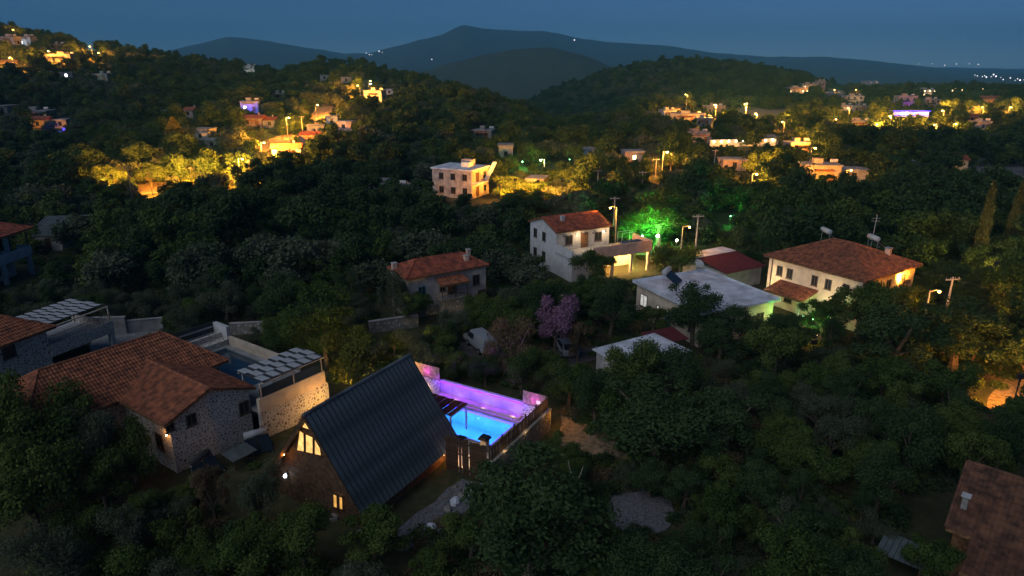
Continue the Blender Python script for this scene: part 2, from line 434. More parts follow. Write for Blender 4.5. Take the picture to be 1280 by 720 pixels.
E_WIN = mat_emit('lit_window', (1.0, 0.56, 0.17), 1.7, 0.4, 2.5)
E_WIN2 = mat_emit('amber_window', (1.0, 0.50, 0.12), 1.0, 0.3, 2.5)
E_WINW = mat_emit('lit_white_window', (0.85, 0.85, 0.8), 0.7, 0.3, 2.5)
CLEAR = []          # (pixel polygon, forward distance): what must stay in view
FOOT = []           # (x, y, radius): ground already built on
def clear(poly, Y): CLEAR.append(([tuple(p) for p in poly], Y))
def foot(x, y, r): FOOT.append((x, y, r))
def foot_rect(fr, x0, x1, y0, y1, grow=1.0):
    nx, ny = max(1, int((x1 - x0) / 3)), max(1, int((y1 - y0) / 3))
    for i in range(nx + 1):
        for j in range(ny + 1):
            p = fr.world((x0 + (x1 - x0) * i / nx, y0 + (y1 - y0) * j / ny, 0)); foot(p.x, p.y, 1.6 + grow)

# ------------------------------------------------------------------ terrain
def mat_ground():
    m = bpy.data.materials.new('soil_and_scrub'); m.use_nodes = True
    n, l = m.node_tree.nodes, m.node_tree.links
    b = n['Principled BSDF']; b.inputs['Roughness'].default_value = 1.0; b.inputs['Specular IOR Level'].default_value = 0.1
    tc = n.new('ShaderNodeTexCoord')
    n1 = n.new('ShaderNodeTexNoise'); n1.inputs['Scale'].default_value = 0.05; n1.inputs['Detail'].default_value = 10; n1.inputs['Roughness'].default_value = 0.7
    n2 = n.new('ShaderNodeTexNoise'); n2.inputs['Scale'].default_value = 1.5; n2.inputs['Detail'].default_value = 6
    l.new(tc.outputs['Object'], n1.inputs['Vector']); l.new(tc.outputs['Object'], n2.inputs['Vector'])
    r = n.new('ShaderNodeValToRGB'); e = r.color_ramp.elements
    e[0].position, e[0].color = 0.30, (0.030, 0.040, 0.018, 1); e[1].position, e[1].color = 0.72, (0.105, 0.085, 0.050, 1)
    k = e.new(0.5); k.color = (0.050, 0.055, 0.026, 1)
    mx = n.new('ShaderNodeMath'); mx.operation = 'MULTIPLY_ADD'; mx.inputs[1].default_value = 0.45
    sc = n.new('ShaderNodeMath'); sc.operation = 'MULTIPLY'; sc.inputs[1].default_value = 0.55
    l.new(n1.outputs['Fac'], mx.inputs[0]); l.new(n2.outputs['Fac'], sc.inputs[0]); l.new(sc.outputs[0], mx.inputs[2])
    l.new(mx.outputs[0], r.inputs['Fac']); l.new(r.outputs['Color'], b.inputs['Base Color'])
    bp = n.new('ShaderNodeBump'); bp.inputs['Strength'].default_value = 0.7; bp.inputs['Distance'].default_value = 0.15
    l.new(n2.outputs['Fac'], bp.inputs['Height']); l.new(bp.outputs['Normal'], b.inputs['Normal'])
    return m
M['soil'] = mat_ground()
def make_terrain():
    ang = np.radians(np.concatenate([np.arange(-180, -52, 4.0), np.arange(-52, 52, 0.3), np.arange(52, 180.1, 4.0)]))
    rad = np.concatenate([[0.5], np.geomspace(6, 9000, 320)])
    A, Rr = np.meshgrid(ang, rad)
    X, Y = Rr * np.sin(A), Rr * np.cos(A)
    Z = zt(X, Y)
    na, nr = len(ang), len(rad)
    i, j = np.meshgrid(np.arange(na - 1), np.arange(nr - 1))
    f = np.stack([j * na + i, j * na + i + 1, (j + 1) * na + i + 1, (j + 1) * na + i], -1).reshape(-1, 4)[:, ::-1]
    V = np.stack([X, Y, Z], -1).reshape(-1, 3)
    me = bpy.data.meshes.new('terrain')
    me.vertices.add(len(V)); me.vertices.foreach_set('co', V.ravel())
    me.loops.add(f.size); me.loops.foreach_set('vertex_index', f.ravel().astype(np.int32))
    me.polygons.add(len(f)); me.polygons.foreach_set('loop_start', np.arange(0, f.size, 4, dtype=np.int32))
    me.update(calc_edges=True); me.validate()
    me.polygons.foreach_set('use_smooth', [True] * len(me.polygons))
    me.materials.append(M['soil'])
    return obj('terrain', me, kind='structure', label='dark wooded valley floor with hills and far blue mountains')
make_terrain()
def sheet(name, pix, m, z=0.02, lift_each=True, label=None, soft=3, kind='structure'):
    """a ground patch outlined by photo pixels, draped on the terrain, its edge made uneven"""
    pts = [GT(u, v) for u, v in pix]
    rng = random.Random(len(pix) * 7 + int(pix[0][0]))
    out = []
    for a, b in zip(pts, pts[1:] + pts[:1]):
        for k in range(soft):
            p = a.lerp(b, k / soft); d = (b - a).length * 0.05
            out.append(p + Vector((rng.uniform(-d, d), rng.uniform(-d, d), 0)))
    c = sum(out, Vector()) / len(out)
    vs, fs, nr = [], [], 6
    n = len(out)
    for r in range(1, nr + 1):
        for p in out:
            q = c.lerp(p, r / nr); vs.append((q.x, q.y, float(zt(q.x, q.y)) + z + (0.25 * (1 - r / nr) if lift_each == 'heap' else 0)))
    vs.append((c.x, c.y, float(zt(c.x, c.y)) + z + (0.25 if lift_each == 'heap' else 0)))
    for r in range(nr - 1):
        for k in range(n): fs.append((r * n + k, (r + 1) * n + k, (r + 1) * n + (k + 1) % n, r * n + (k + 1) % n))
    for k in range(n): fs.append((len(vs) - 1, k, (k + 1) % n))
    me = bpy.data.meshes.new(name); me.from_pydata(vs, [], fs); me.materials.append(M[m]); me.update()
    return obj(name, me, kind=kind, label=label)

# ================================================================== the A-frame cabin and its pool yard
CF = Frame(-8.85, 34.30, 0.0, 59.92)
def cabin():
    L, w, h, b = 10.12, 4.14, 6.85, 1.1
    t = thing('a_frame_cabin', CF.loc(), CF.a, 'steep A-frame cabin with slate blue sheet-metal roof and lit gable window', 'cabin')
    sl = math.hypot(w, h - b); ux, uz = w / sl, (h - b) / sl            # up the right slope: +y, +z
    pw = L / 25
    for side in (0, 1):
        def P(x, s, n):
            y, z = s * ux - n * uz, b + s * uz + n * ux
            return (x, y if side == 0 else 2 * w - y, z)
        bd = MB().prism([P(0, 0, -0.16), P(L, 0, -0.16), P(L, sl - 0.02, -0.16), P(0, sl - 0.02, -0.16)], Vector(P(0, 0, -0.005)) - Vector(P(0, 0, -0.16))).part('roof_board', 'wood', t)
        pm = MB().prism([P(0.03, -0.06, 0.02), P(pw - 0.03, -0.06, 0.02), P(pw - 0.03, sl + 0.03, 0.02), P(0.03, sl + 0.03, 0.02)], Vector(P(0, 0, 0.025)) - Vector(P(0, 0, 0)))
        sm = MB().prism([P(-0.028, -0.06, 0.0), P(0.028, -0.06, 0.0), P(0.028, sl + 0.03, 0.0), P(-0.028, sl + 0.03, 0.0)], Vector(P(0, 0, 0.055)) - Vector(P(0, 0, 0)))
        me = pm.mesh('roof_panel', 'metal_roof')
        se = sm.mesh('seam', 'black')
        for k in range(25): obj('roof_panel', me, bd, loc=(k * pw, 0, random.Random(k).uniform(-0.006, 0.006)))
        for k in range(26): obj('seam', se, bd, loc=(k * pw, 0, 0))
        # bargeboards at both gables
        for x in (-0.06, L + 0.003):
            MB().prism([P(x, -0.08, -0.17), P(x, sl + 0.02, -0.17), P(x, sl + 0.02, 0.06), P(x, -0.08, 0.06)], (0.057, 0, 0)).part('bargeboard', 'wood', t)
    MB().tube([(-0.06, w, h + 0.06), (L + 0.06, w, h + 0.06)], 0.12, 6).part('ridge_cap', 'metal_roof', t)
    # plinth and low side walls under the eaves
    B(0.5, L - 0.1, 0.35, 2 * w - 0.35, -0.3, b + 0.25).part('plinth', 'wood_mid', t)
    # gable walls of horizontal planks
    for gx in (0.36, L - 0.2):
        n = 22; z0 = b + 0.1; dz = (h - 0.45 - z0) / n
        for k in range(n):
            za, zb = z0 + k * dz + 0.008, z0 + (k + 1) * dz - 0.008
            ya, yb = (za - b) / uz * ux + 0.22, (zb - b) / uz * ux + 0.22
            off = 0.012 * (k % 2)
            MB().prism([(gx - off, ya, za), (gx - off, 2 * w - ya, za), (gx - off, 2 * w - yb, zb), (gx - off, yb, zb)], (0.07, 0, 0)).part('plank', 'wood', t)
        MB().prism([(gx + 0.03, 0.3, b), (gx + 0.03, 2 * w - 0.3, b), (gx + 0.03, w, h - 0.25)], (0.05, 0, 0)).part('gable_wall', 'wood', t)
    gx = 0.34
    B(gx - 0.0, gx + 0.1, 0.4, 2 * w - 0.4, -0.3, b + 0.09).part('front_skirt', 'wood', t)
    def on(u, v, x=gx): return Vector(CF.on('x', x, u, v))
    def glazed(name, pix, m=E_WIN, fr=0.035):
        pts = [on(u, v, gx - 0.05) for u, v in pix]
        o = MB().prism(pts, (0.03, 0, 0)).part(name, m, None)
        f = MB()
        for a, c in zip(pts, pts[1:] + pts[:1]):
            d = (c - a).normalized(); nrm = Vector((0, -d.z, d.y)) * fr
            f.prism([a - nrm - d * fr, c - nrm + d * fr, c + nrm + d * fr, a + nrm - d * fr], (-0.05, 0, 0))
        fo = f.part('window', 'wood', t); o.parent = fo
        return fo
    glazed('pane', [(371, 563), (380.8, 565), (380.4, 541), (374.5, 537)])
    glazed('pane', [(382.2, 565.3), (391.8, 567.6), (391.8, 546), (382, 541.6)])
    glazed('pane', [(393.2, 568), (402.5, 570), (400.5, 558), (393.2, 547)])
    glazed('pane', [(377, 534), (389, 538), (387, 530.5), (380.5, 526)], E_WIN)
    glazed('pane', [(416.5, 634), (422.5, 636), (422, 618.5), (416, 616)], E_WIN2, 0.06)
    glazed('pane', [(424, 636.5), (429.5, 638), (429, 621), (423.5, 619)], E_WIN2, 0.06)
    # wall lamp on the gable, and the warm one under the hood
    p = on(358, 594, gx - 0.1)
    lm = MB().box(p[0] - 0.05, p[0] + 0.08, p[1] - 0.08, p[1] + 0.08, p[2] - 0.16, p[2] + 0.2).part('wall_lamp', 'steel', t)
    MB().ball((p[0] - 0.12, p[1], p[2]), 0.11).part('bulb', E_WHITE, lm); light(lm, (p[0] - 0.45, p[1], p[2]), COOL, 4)
    p = on(356, 566, gx - 0.2)
    lm = MB().box(p[0] - 0.05, p[0] + 0.2, p[1] - 0.06, p[1] + 0.06, p[2] - 0.05, p[2] + 0.05).part('wall_lamp', 'steel', t)
    MB().ball((p[0] - 0.1, p[1], p[2] - 0.06), 0.05).part('bulb', E_WARM, lm); light(lm, (p[0] - 0.25, p[1], p[2] - 0.1), SODIUM, 22)
    # side lamp low on the right wall near the gate
    lm = B(8.3, 8.4, 0.20, 0.34, 0.85, 0.95).part('wall_lamp', 'steel', t)
    MB().ball((8.35, 0.14, 0.9), 0.045).part('bulb', E_WARM, lm); light(lm, (8.35, -0.08, 0.85), SODIUM, 22, 0.04)
    foot_rect(CF, 0, L, 0, 2 * w, 1.5)
    clear([(377, 512), (513, 443), (577, 550), (560, 604), (452, 655), (408, 642), (350, 602), (350, 558)], 50)
cabin()
def pool_yard():
    x0, x1, yr, yl = 8.1, 16.3, -3.9, 6.6          # right side, far wall
    dk = 0.5
    clear([(522, 455), (550, 460), (660, 486), (694, 494), (704, 535), (660, 565), (615, 600), (560, 604), (540, 520)], 56)
    foot_rect(CF, x0, x1, yr, yl, 1.2)
    t = thing('swimming_pool', CF.loc(), CF.a, 'turquoise lit swimming pool beside the A-frame cabin', 'pool')
    px0, px1, py0, py1 = 11.55, 15.15, -1.75, 5.2
    # deck with its opening
    dm = MB().box(10.25, px0 - 0.25, yr + 0.3, yl, -0.3, dk).box(px1 + 0.25, x1, yr + 0.3, yl, -0.3, dk).box(px0 - 0.25, px1 + 0.25, yr + 0.3, py0 - 0.25, -0.3, dk).box(px0 - 0.25, px1 + 0.25, py1 + 0.25, yl, -0.3, dk)
    dm.box(8.2, 10.25, yr + 0.3, -0.2, -0.3, dk - 0.004)
    dm.part('pool_deck', 'deck', None, kind='structure', loc=CF.loc(), rot=(0, 0, CF.a))
    bs = MB()
    bs.add([(px0, py0, -0.9), (px1, py0, -0.9), (px1, py1, -0.9), (px0, py1, -0.9), (px0, py0, dk), (px1, py0, dk), (px1, py1, dk), (px0, py1, dk)],
           [(0, 1, 2, 3), (0, 4, 5, 1), (1, 5, 6, 2), (2, 6, 7, 3), (3, 7, 4, 0)])
    bs.part('basin', 'pool_tile', t)
    co = 0.27
    cp = MB().box(px0 - co, px0, py0 - co, py1 + co, dk + 0.004, dk + 0.07).box(px1, px1 + co, py0 - co, py1 + co, dk + 0.004, dk + 0.07).box(px0, px1, py0 - co, py0, dk + 0.004, dk + 0.07).box(px0, px1, py1, py1 + co, dk + 0.004, dk + 0.07)
    cp.part('coping', 'grey', t)
    led = MB()
    z0, z1, lw = dk - 0.095, dk - 0.01, 0.13
    led.box(px0 + 0.002, px0 + lw, py0 + lw, py1 - lw, z0, z1).box(px1 - lw, px1 - 0.002, py0 + lw, py1 - lw, z0, z1).box(px0 + lw, px1 - lw, py0 + 0.002, py0 + lw, z0, z1).box(px0 + lw, px1 - lw, py1 - lw, py1 - 0.002, z0, z1)
    led.part('led_strip', E_BLUE, t)
    B(px0 + 0.2, px0 + 0.75, py0 + 0.4, py1 - 0.4, -0.899, -0.45).part('bench_step', 'pool_tile', t)
    # water: a real surface, clear with a fresnel sheen
    wm = bpy.data.materials.new('pool_water'); wm.use_nodes = True
    n, l = wm.node_tree.nodes, wm.node_tree.links; n.remove(n['Principled BSDF'])
    tr = n.new('ShaderNodeBsdfTransparent'); tr.inputs[0].default_value = (0.80, 0.95, 1.0, 1); gl = n.new('ShaderNodeBsdfGlossy'); gl.inputs['Roughness'].default_value = 0.05
    fr = n.new('ShaderNodeFresnel'); fr.inputs[0].default_value = 1.33; ms = n.new('ShaderNodeMixShader')
    ns = n.new('ShaderNodeTexNoise'); ns.inputs['Scale'].default_value = 2.5; bp = n.new('ShaderNodeBump'); bp.inputs['Strength'].default_value = 0.15; bp.inputs['Distance'].default_value = 0.1
    tc = n.new('ShaderNodeTexCoord'); l.new(tc.outputs['Object'], ns.inputs['Vector']); l.new(ns.outputs['Fac'], bp.inputs['Height']); l.new(bp.outputs[0], gl.inputs['Normal']); l.new(bp.outputs[0], fr.inputs['Normal'])
    l.new(fr.outputs[0], ms.inputs[0]); l.new(tr.outputs[0], ms.inputs[1]); l.new(gl.outputs[0], ms.inputs[2]); l.new(ms.outputs[0], n['Material Output'].inputs[0])
    MB().add([(px0, py0, dk - 0.1), (px1, py0, dk - 0.1), (px1, py1, dk - 0.1), (px0, py1, dk - 0.1)], [(0, 1, 2, 3)]).part('water', wm, t)
    for k in range(4):
        y = py0 + (k + 0.5) * (py1 - py0) / 4
        lm = MB().ball((px1 - 0.03, y, -0.1), 0.06).part('pool_lamp', mat_emit('pool_lamp_lens', (0.2, 0.6, 1.0), 0.8), t)
        light(lm, (px1 - 0.9, y, 0.0), (0.09, 0.36, 1.0), 62, 0.35)
        lm = MB().ball((px0 + 0.03, y, -0.1), 0.06).part('pool_lamp', mat_emit('pool_lamp_lens', (0.2, 0.6, 1.0), 0.8), t)
        light(lm, (px0 + 1.55, y, 0.0), (0.09, 0.36, 1.0), 62, 0.35)
    light(t, (px0 + 1.8, py0 + 0.2, dk + 0.12), BLUE, 14, 0.1)
    light(t, (px1 - 0.2, 1.5, dk + 0.12), BLUE, 18, 0.1)
    # enclosing walls
    W = lambda nm, a, lab: a.part(nm, 'white', None, loc=CF.loc(), rot=(0, 0, CF.a), label=lab, cat='wall')
    t = thing('yard_wall', CF.loc(), CF.a, 'white rendered wall washed violet along the far side of the pool', 'wall')
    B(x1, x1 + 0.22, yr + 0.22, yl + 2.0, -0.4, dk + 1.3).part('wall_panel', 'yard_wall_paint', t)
    B(x1 - 0.03, x1 + 0.25, -1.75, 6.05, dk + 1.302, dk + 1.36).part('wall_coping', 'white', t)
    B(x1 - 0.55, x1 - 0.005, -1.7, 6.0, dk + 0.002, dk + 0.24).part('bench', 'beige', t)
    led = B(x1 - 0.045, x1 - 0.004, -1.6, 6.0, dk + 1.22, dk + 1.28).part('led_strip', E_VIOLET, t)
    for k in range(5): spot(led, (x1 - 0.75, -1.2 + k * 1.7, dk + 1.45), (1, 0, -0.55), VIOLET, 150, 150, 0.2)
    for ya, yb, lab, sq in ((6.1, 8.6, 'pale board screen on a stone wall between cabin and violet wall', False), (-3.9, -1.8, 'pale board screen with square lamp at the corner of the pool fence', True)):
        s = thing('board_screen', CF.loc(), CF.a, lab, 'screen')
        B(x1 - 0.12, x1 - 0.005, ya + 0.005, yb - 0.005, dk + 0.001, dk + 1.3).part('stone_base', 'stone', s)
        nb = int((yb - ya) / 0.3)
        for k in range(nb):
            a = ya + k * (yb - ya) / nb
            B(x1 - 0.10, x1 - 0.06, a + 0.008, a + (yb - ya) / nb - 0.008, dk + 1.38, dk + 2.45).part('board', 'wood_pale', s)
        if sq:
            q = CF.on('x', x1 - 0.12, 673, 503)
            lm = B(x1 - 0.18, x1 - 0.11, q[1] - 0.16, q[1] + 0.16, q[2] - 0.13, q[2] + 0.13).part('lamp', mat_emit('pink_lamp', (1.0, 0.75, 0.95), 1.0), s)
        light(s, (x1 - 0.45, (ya + yb) / 2, dk + 0.35), WARM, 14, 0.1)
        light(s, (x1 - 0.5, (ya + yb) / 2, dk + 1.9), (0.60, 0.03, 1.0), 26, 0.1)
    # warm floor lamps at the wall's foot
    for k, y in enumerate((-1.2, 1.5, 4.2)):
        lm = thing('floor_lamp', CF.world((x1 - 0.62, y, dk + 0.002)), CF.a, 'small warm floor lamp at the foot of the violet wall', 'lamp', 'floor lamps along the violet wall')
        MB().tube([(0, 0, 0), (0, 0, 0.2)], 0.03).part('post', 'steel', lm)
        MB().ball((0, 0, 0.22), 0.02).part('bulb', mat_emit('floor_lamp_glass', (1, 0.7, 0.35), 1.0), lm)
        spot(lm, (-0.1, 0, 0.3), (1, 0, 0.35), WARM, 14, 140, 0.06)
    # right side: retaining wall with a board fence
    t = thing('retaining_wall', CF.loc(), CF.a, 'grey rubble retaining wall carrying the dark pool fence', 'wall')
    B(x0 + 0.02, x1 + 0.24, yr - 0.2, yr + 0.2, -0.6, dk + 1.28).part('wall_body', 'stone_dark', t)
    B(x0 + 0.02, x1 + 0.26, yr - 0.24, yr + 0.24, dk + 1.282, dk + 1.34).part('wall_cap', 'beige', t)
    f = thing('board_fence', CF.loc(), CF.a, 'dark slatted board fence on top of the grey retaining wall', 'fence')
    nb = 46
    me = B(-0.06, 0.06, -0.03, 0.0, 0, 1.0).mesh('board', 'wood')
    rng = random.Random(5)
    for k in range(nb):
        obj('board', me, f, loc=(x0 + 0.1 + k * (x1 - x0 - 0.2) / (nb - 1), yr - 0.02 + rng.uniform(-0.008, 0.008), dk + 1.36), scale=(1, 1, rng.uniform(0.97, 1.03)), rot=(0, rng.uniform(-0.01, 0.01), 0))
    for z in (0.18, 0.8): B(x0, x1, yr + 0.001, yr + 0.05, dk + 1.36 + z, dk + 1.42 + z).part('rail', 'wood', f)
    for k in range(6):
        x = x0 + 0.05 + k * (x1 - x0 - 0.1) / 5; B(x - 0.05, x + 0.05, yr + 0.052, yr + 0.15, dk + 1.342, dk + 2.45).part('post', 'wood', f)
    for k in range(3):
        x = x0 + 1.5 + k * 2.9
        lm = MB().box(x - 0.05, x + 0.05, yr + 0.06, yr + 0.12, dk + 1.345, dk + 1.42).part('fence_lamp', 'steel', f)
        light(lm, (x, yr - 0.33, dk + 1.42), WARM, 3, 0.04)
    # near side: tall gate fence with gaps, light from behind
    f = thing('gate_fence', CF.loc(), CF.a, 'tall dark board gate fence with lamp light leaking through gaps', 'fence')
    me = B(-0.02, 0.02, -0.075, 0.075, 0, 2.75).mesh('board', 'wood')
    y = -0.35; k = 0
    while y > yr + 0.3:
        gap = 0.02 if k not in (5, 6, 9) else 0.11
        obj('board', me, f, loc=(x0 + rng.uniform(-0.01, 0.01), y, 0.06), scale=(1, 1, rng.uniform(0.93, 1.03)))
        y -= 0.15 + gap; k += 1
    for z in (0.4, 1.5, 2.4): B(x0 + 0.022, x0 + 0.08, yr + 0.2, -0.2, z, z + 0.08).part('rail', 'wood', f)
    lm = B(x0 + 0.5, x0 + 0.6, -1.6, -1.5, dk, dk + 0.5).part('lamp_post', 'steel', f)
    light(lm, (x0 + 0.75, -1.45, dk + 0.7), WARM, 40, 0.06)
    light(lm, (x0 + 0.3, -1.5, 0.12 + dk), WARM, 12, 0.03)
    # pillar barbecue near the pool corner
    q = CF.local(G(606, 563, dk)); t = thing('barbecue_pillar', CF.world((q[0], q[1], dk + 0.002)), CF.a, 'small brick pillar barbecue with dark cap by the pool corner', 'barbecue')
    B(-0.24, 0.24, -0.24, 0.24, 0, 0.95).part('body', 'cream', t); B(-0.36, 0.36, -0.36, 0.36, 0.952, 1.05).part('cap', 'black', t); B(-0.3, 0.3, -0.3, 0.3, 1.052, 1.14).part('cap_top', 'black', t)
    # pergola with dark red canvas
    t = thing('pergola', CF.loc(), CF.a, 'pergola with dark red canvas roof at the end of the pool', 'pergola')
    X0, X1, Y0, Y1, zr = 10.55, 12.75, 1.0, 4.4, 2.62
    for x in (X0 + 0.08, X1 - 0.1):
        for y in (Y0 + 0.08, Y1 - 0.08): B(x - 0.055, x + 0.055, y - 0.055, y + 0.055, dk + 0.002, zr - 0.12).part('post', 'white', t)
    B(X0, X1, Y0, Y0 + 0.09, zr - 0.118, zr - 0.02).part('beam', 'white', t); B(X0, X1, Y1 - 0.09, Y1, zr - 0.118, zr - 0.02).part('beam', 'white', t)
    nb = 9
    for k in range(nb):
        a = Y0 + k * (Y1 - Y0) / nb
        sag = 0.03 * (k % 2)
        B(X0, X1, a + 0.012, a + (Y1 - Y0) / nb - 0.012, zr + sag, zr + 0.03 + sag).part('canvas_strip', 'dark_red', t)
    light(t, (11.6, 2.6, zr - 0.3), (0.9, 0.35, 0.5), 10, 0.1)
    # low table at the pool
    q = CF.local(G(577, 551, dk)); t = thing('side_table', CF.world((q[0] - 0.2, q[1] - 0.1, dk + 0.002)), CF.a, 'low dark side table at the pool edge by the pergola post', 'table')
    B(-0.32, 0.32, -0.32, 0.32, 0.34, 0.39).part('table_top', 'black', t)
    for a in (-0.26, 0.26):
        for b2 in (-0.26, 0.26): B(a - 0.025, a + 0.025, b2 - 0.025, b2 + 0.025, 0, 0.338).part('leg', 'black', t)
pool_yard()
# yard of gravel beside the cabin, path and heap
sheet('gravel_yard', [(498, 660), (560, 610), (577, 599), (603, 606), (592, 632), (560, 655), (525, 690), (500, 690)], 'gravel', 0.03, label='grey gravel yard beside the cabin')
clear([(505, 650), (572, 600), (600, 606), (588, 630), (545, 660), (515, 672)], 46)
sheet('sandy_path', [(700, 520), (740, 528), (790, 545), (800, 575), (760, 590), (725, 582), (700, 560)], 'sand', 0.03, label='sandy path lit warm behind the pool fence')
clear([(706, 535), (745, 542), (782, 562), (770, 578), (735, 575), (712, 555)], 52)
sheet('gravel_patch', [(758, 640), (764, 618), (800, 611), (838, 622), (845, 645), (832, 664), (800, 671), (770, 662)], 'gravel', 0.05, 'heap', label='round pale gravel patch among the trees', soft=2)
clear([(764, 616), (800, 612), (838, 622), (843, 648), (805, 668), (766, 655)], 43)
def boulders():
    rng = random.Random(11)
    for i, (u, v, s) in enumerate([(570, 628, 0.5), (578, 622, 0.4), (560, 638, 0.35), (586, 616, 0.45), (528, 668, 0.55), (520, 676, 0.4), (540, 660, 0.4), (512, 684, 0.4), (592, 610, 0.35), (395, 643, 0.5), (419, 648, 0.45), (450, 668, 0.35)]):
        p = GT(u, v); m = MB().ball((0, 0, 0), 1, 7, 5)
        m.v = [tuple(c * rng.uniform(0.8, 1.15) for c in q) for q in m.v]
        o = m.part('boulder', 'stone_dark' if i % 3 else 'slab', None, loc=(p.x, p.y, p.z + s * 0.2), rot=(0, 0, rng.uniform(0, 6)), scale=(s, s * 0.75, s * 0.5))
        setp(o, 'rough pale boulder edging the gravel yard beside the cabin' if i < 9 else 'rough boulder in the weeds before the cabin gable', 'boulder', 'boulders edging the gravel yard' if i < 9 else 'boulders before the cabin gable')
boulders()
def outside_lamp():
    t = thing('wall_lamp', CF.world((16.56, -3.95, 1.15)), CF.a, 'lamp on the end of the retaining wall lighting the sandy path', 'lamp')
    B(-0.018, 0.12, -0.06, 0.06, -0.08, 0.08).part('bracket', 'steel', t); MB().ball((0.16, 0, 0), 0.06).part('bulb', E_WARM, t); light(t, (0.45, -0.5, 0.25), SODIUM, 60, 0.1)
outside_lamp()

# ================================================================== left: stone villa with hip roofs, terrace and pool
VF = Frame(-20.99, 42.91, 0.0, 54.6)
def woven(parent, x0, x1, y0, y1, z, nx, ny, tilt=0.10):
    """shade of staggered white panels with dark gaps"""
    dx, dy = (x1 - x0) / nx, (y1 - y0) / ny
    B(x0, x1, y0, y1, z - 0.06, z - 0.02).part('shade_backing', 'shade_dark', parent)
    me = B(-dx * 0.36, dx * 0.36, -dy * 0.47, dy * 0.47, 0, 0.03).mesh('shade_panel', 'shade_white')
    for i in range(nx):
        for j in range(ny):
            x = x0 + (i + 0.5) * dx; y = y0 + (j + 0.5) * dy
            obj('shade_panel', me, parent, loc=(x + (0.14 * dx if j % 2 else -0.14 * dx), y, z + 0.02), rot=(0, tilt, 0))
def rail(parent, x0, y0, x1, y1, z, h=0.9, step=0.35, m='black'):
    d = Vector((x1 - x0, y1 - y0, 0)); L = d.length
    MB().tube([(x0, y0, z + h), (x1, y1, z + h)], 0.03, 5).part('handrail', m, parent)
    n = max(2, int(L / step))
    me = MB().tube([(0, 0, 0), (0, 0, h - 0.02)], 0.018, 4).mesh('baluster', m)
    for k in range(n + 1): obj('baluster', me, parent, loc=(x0 + d.x * k / n, y0 + d.y * k / n, z))
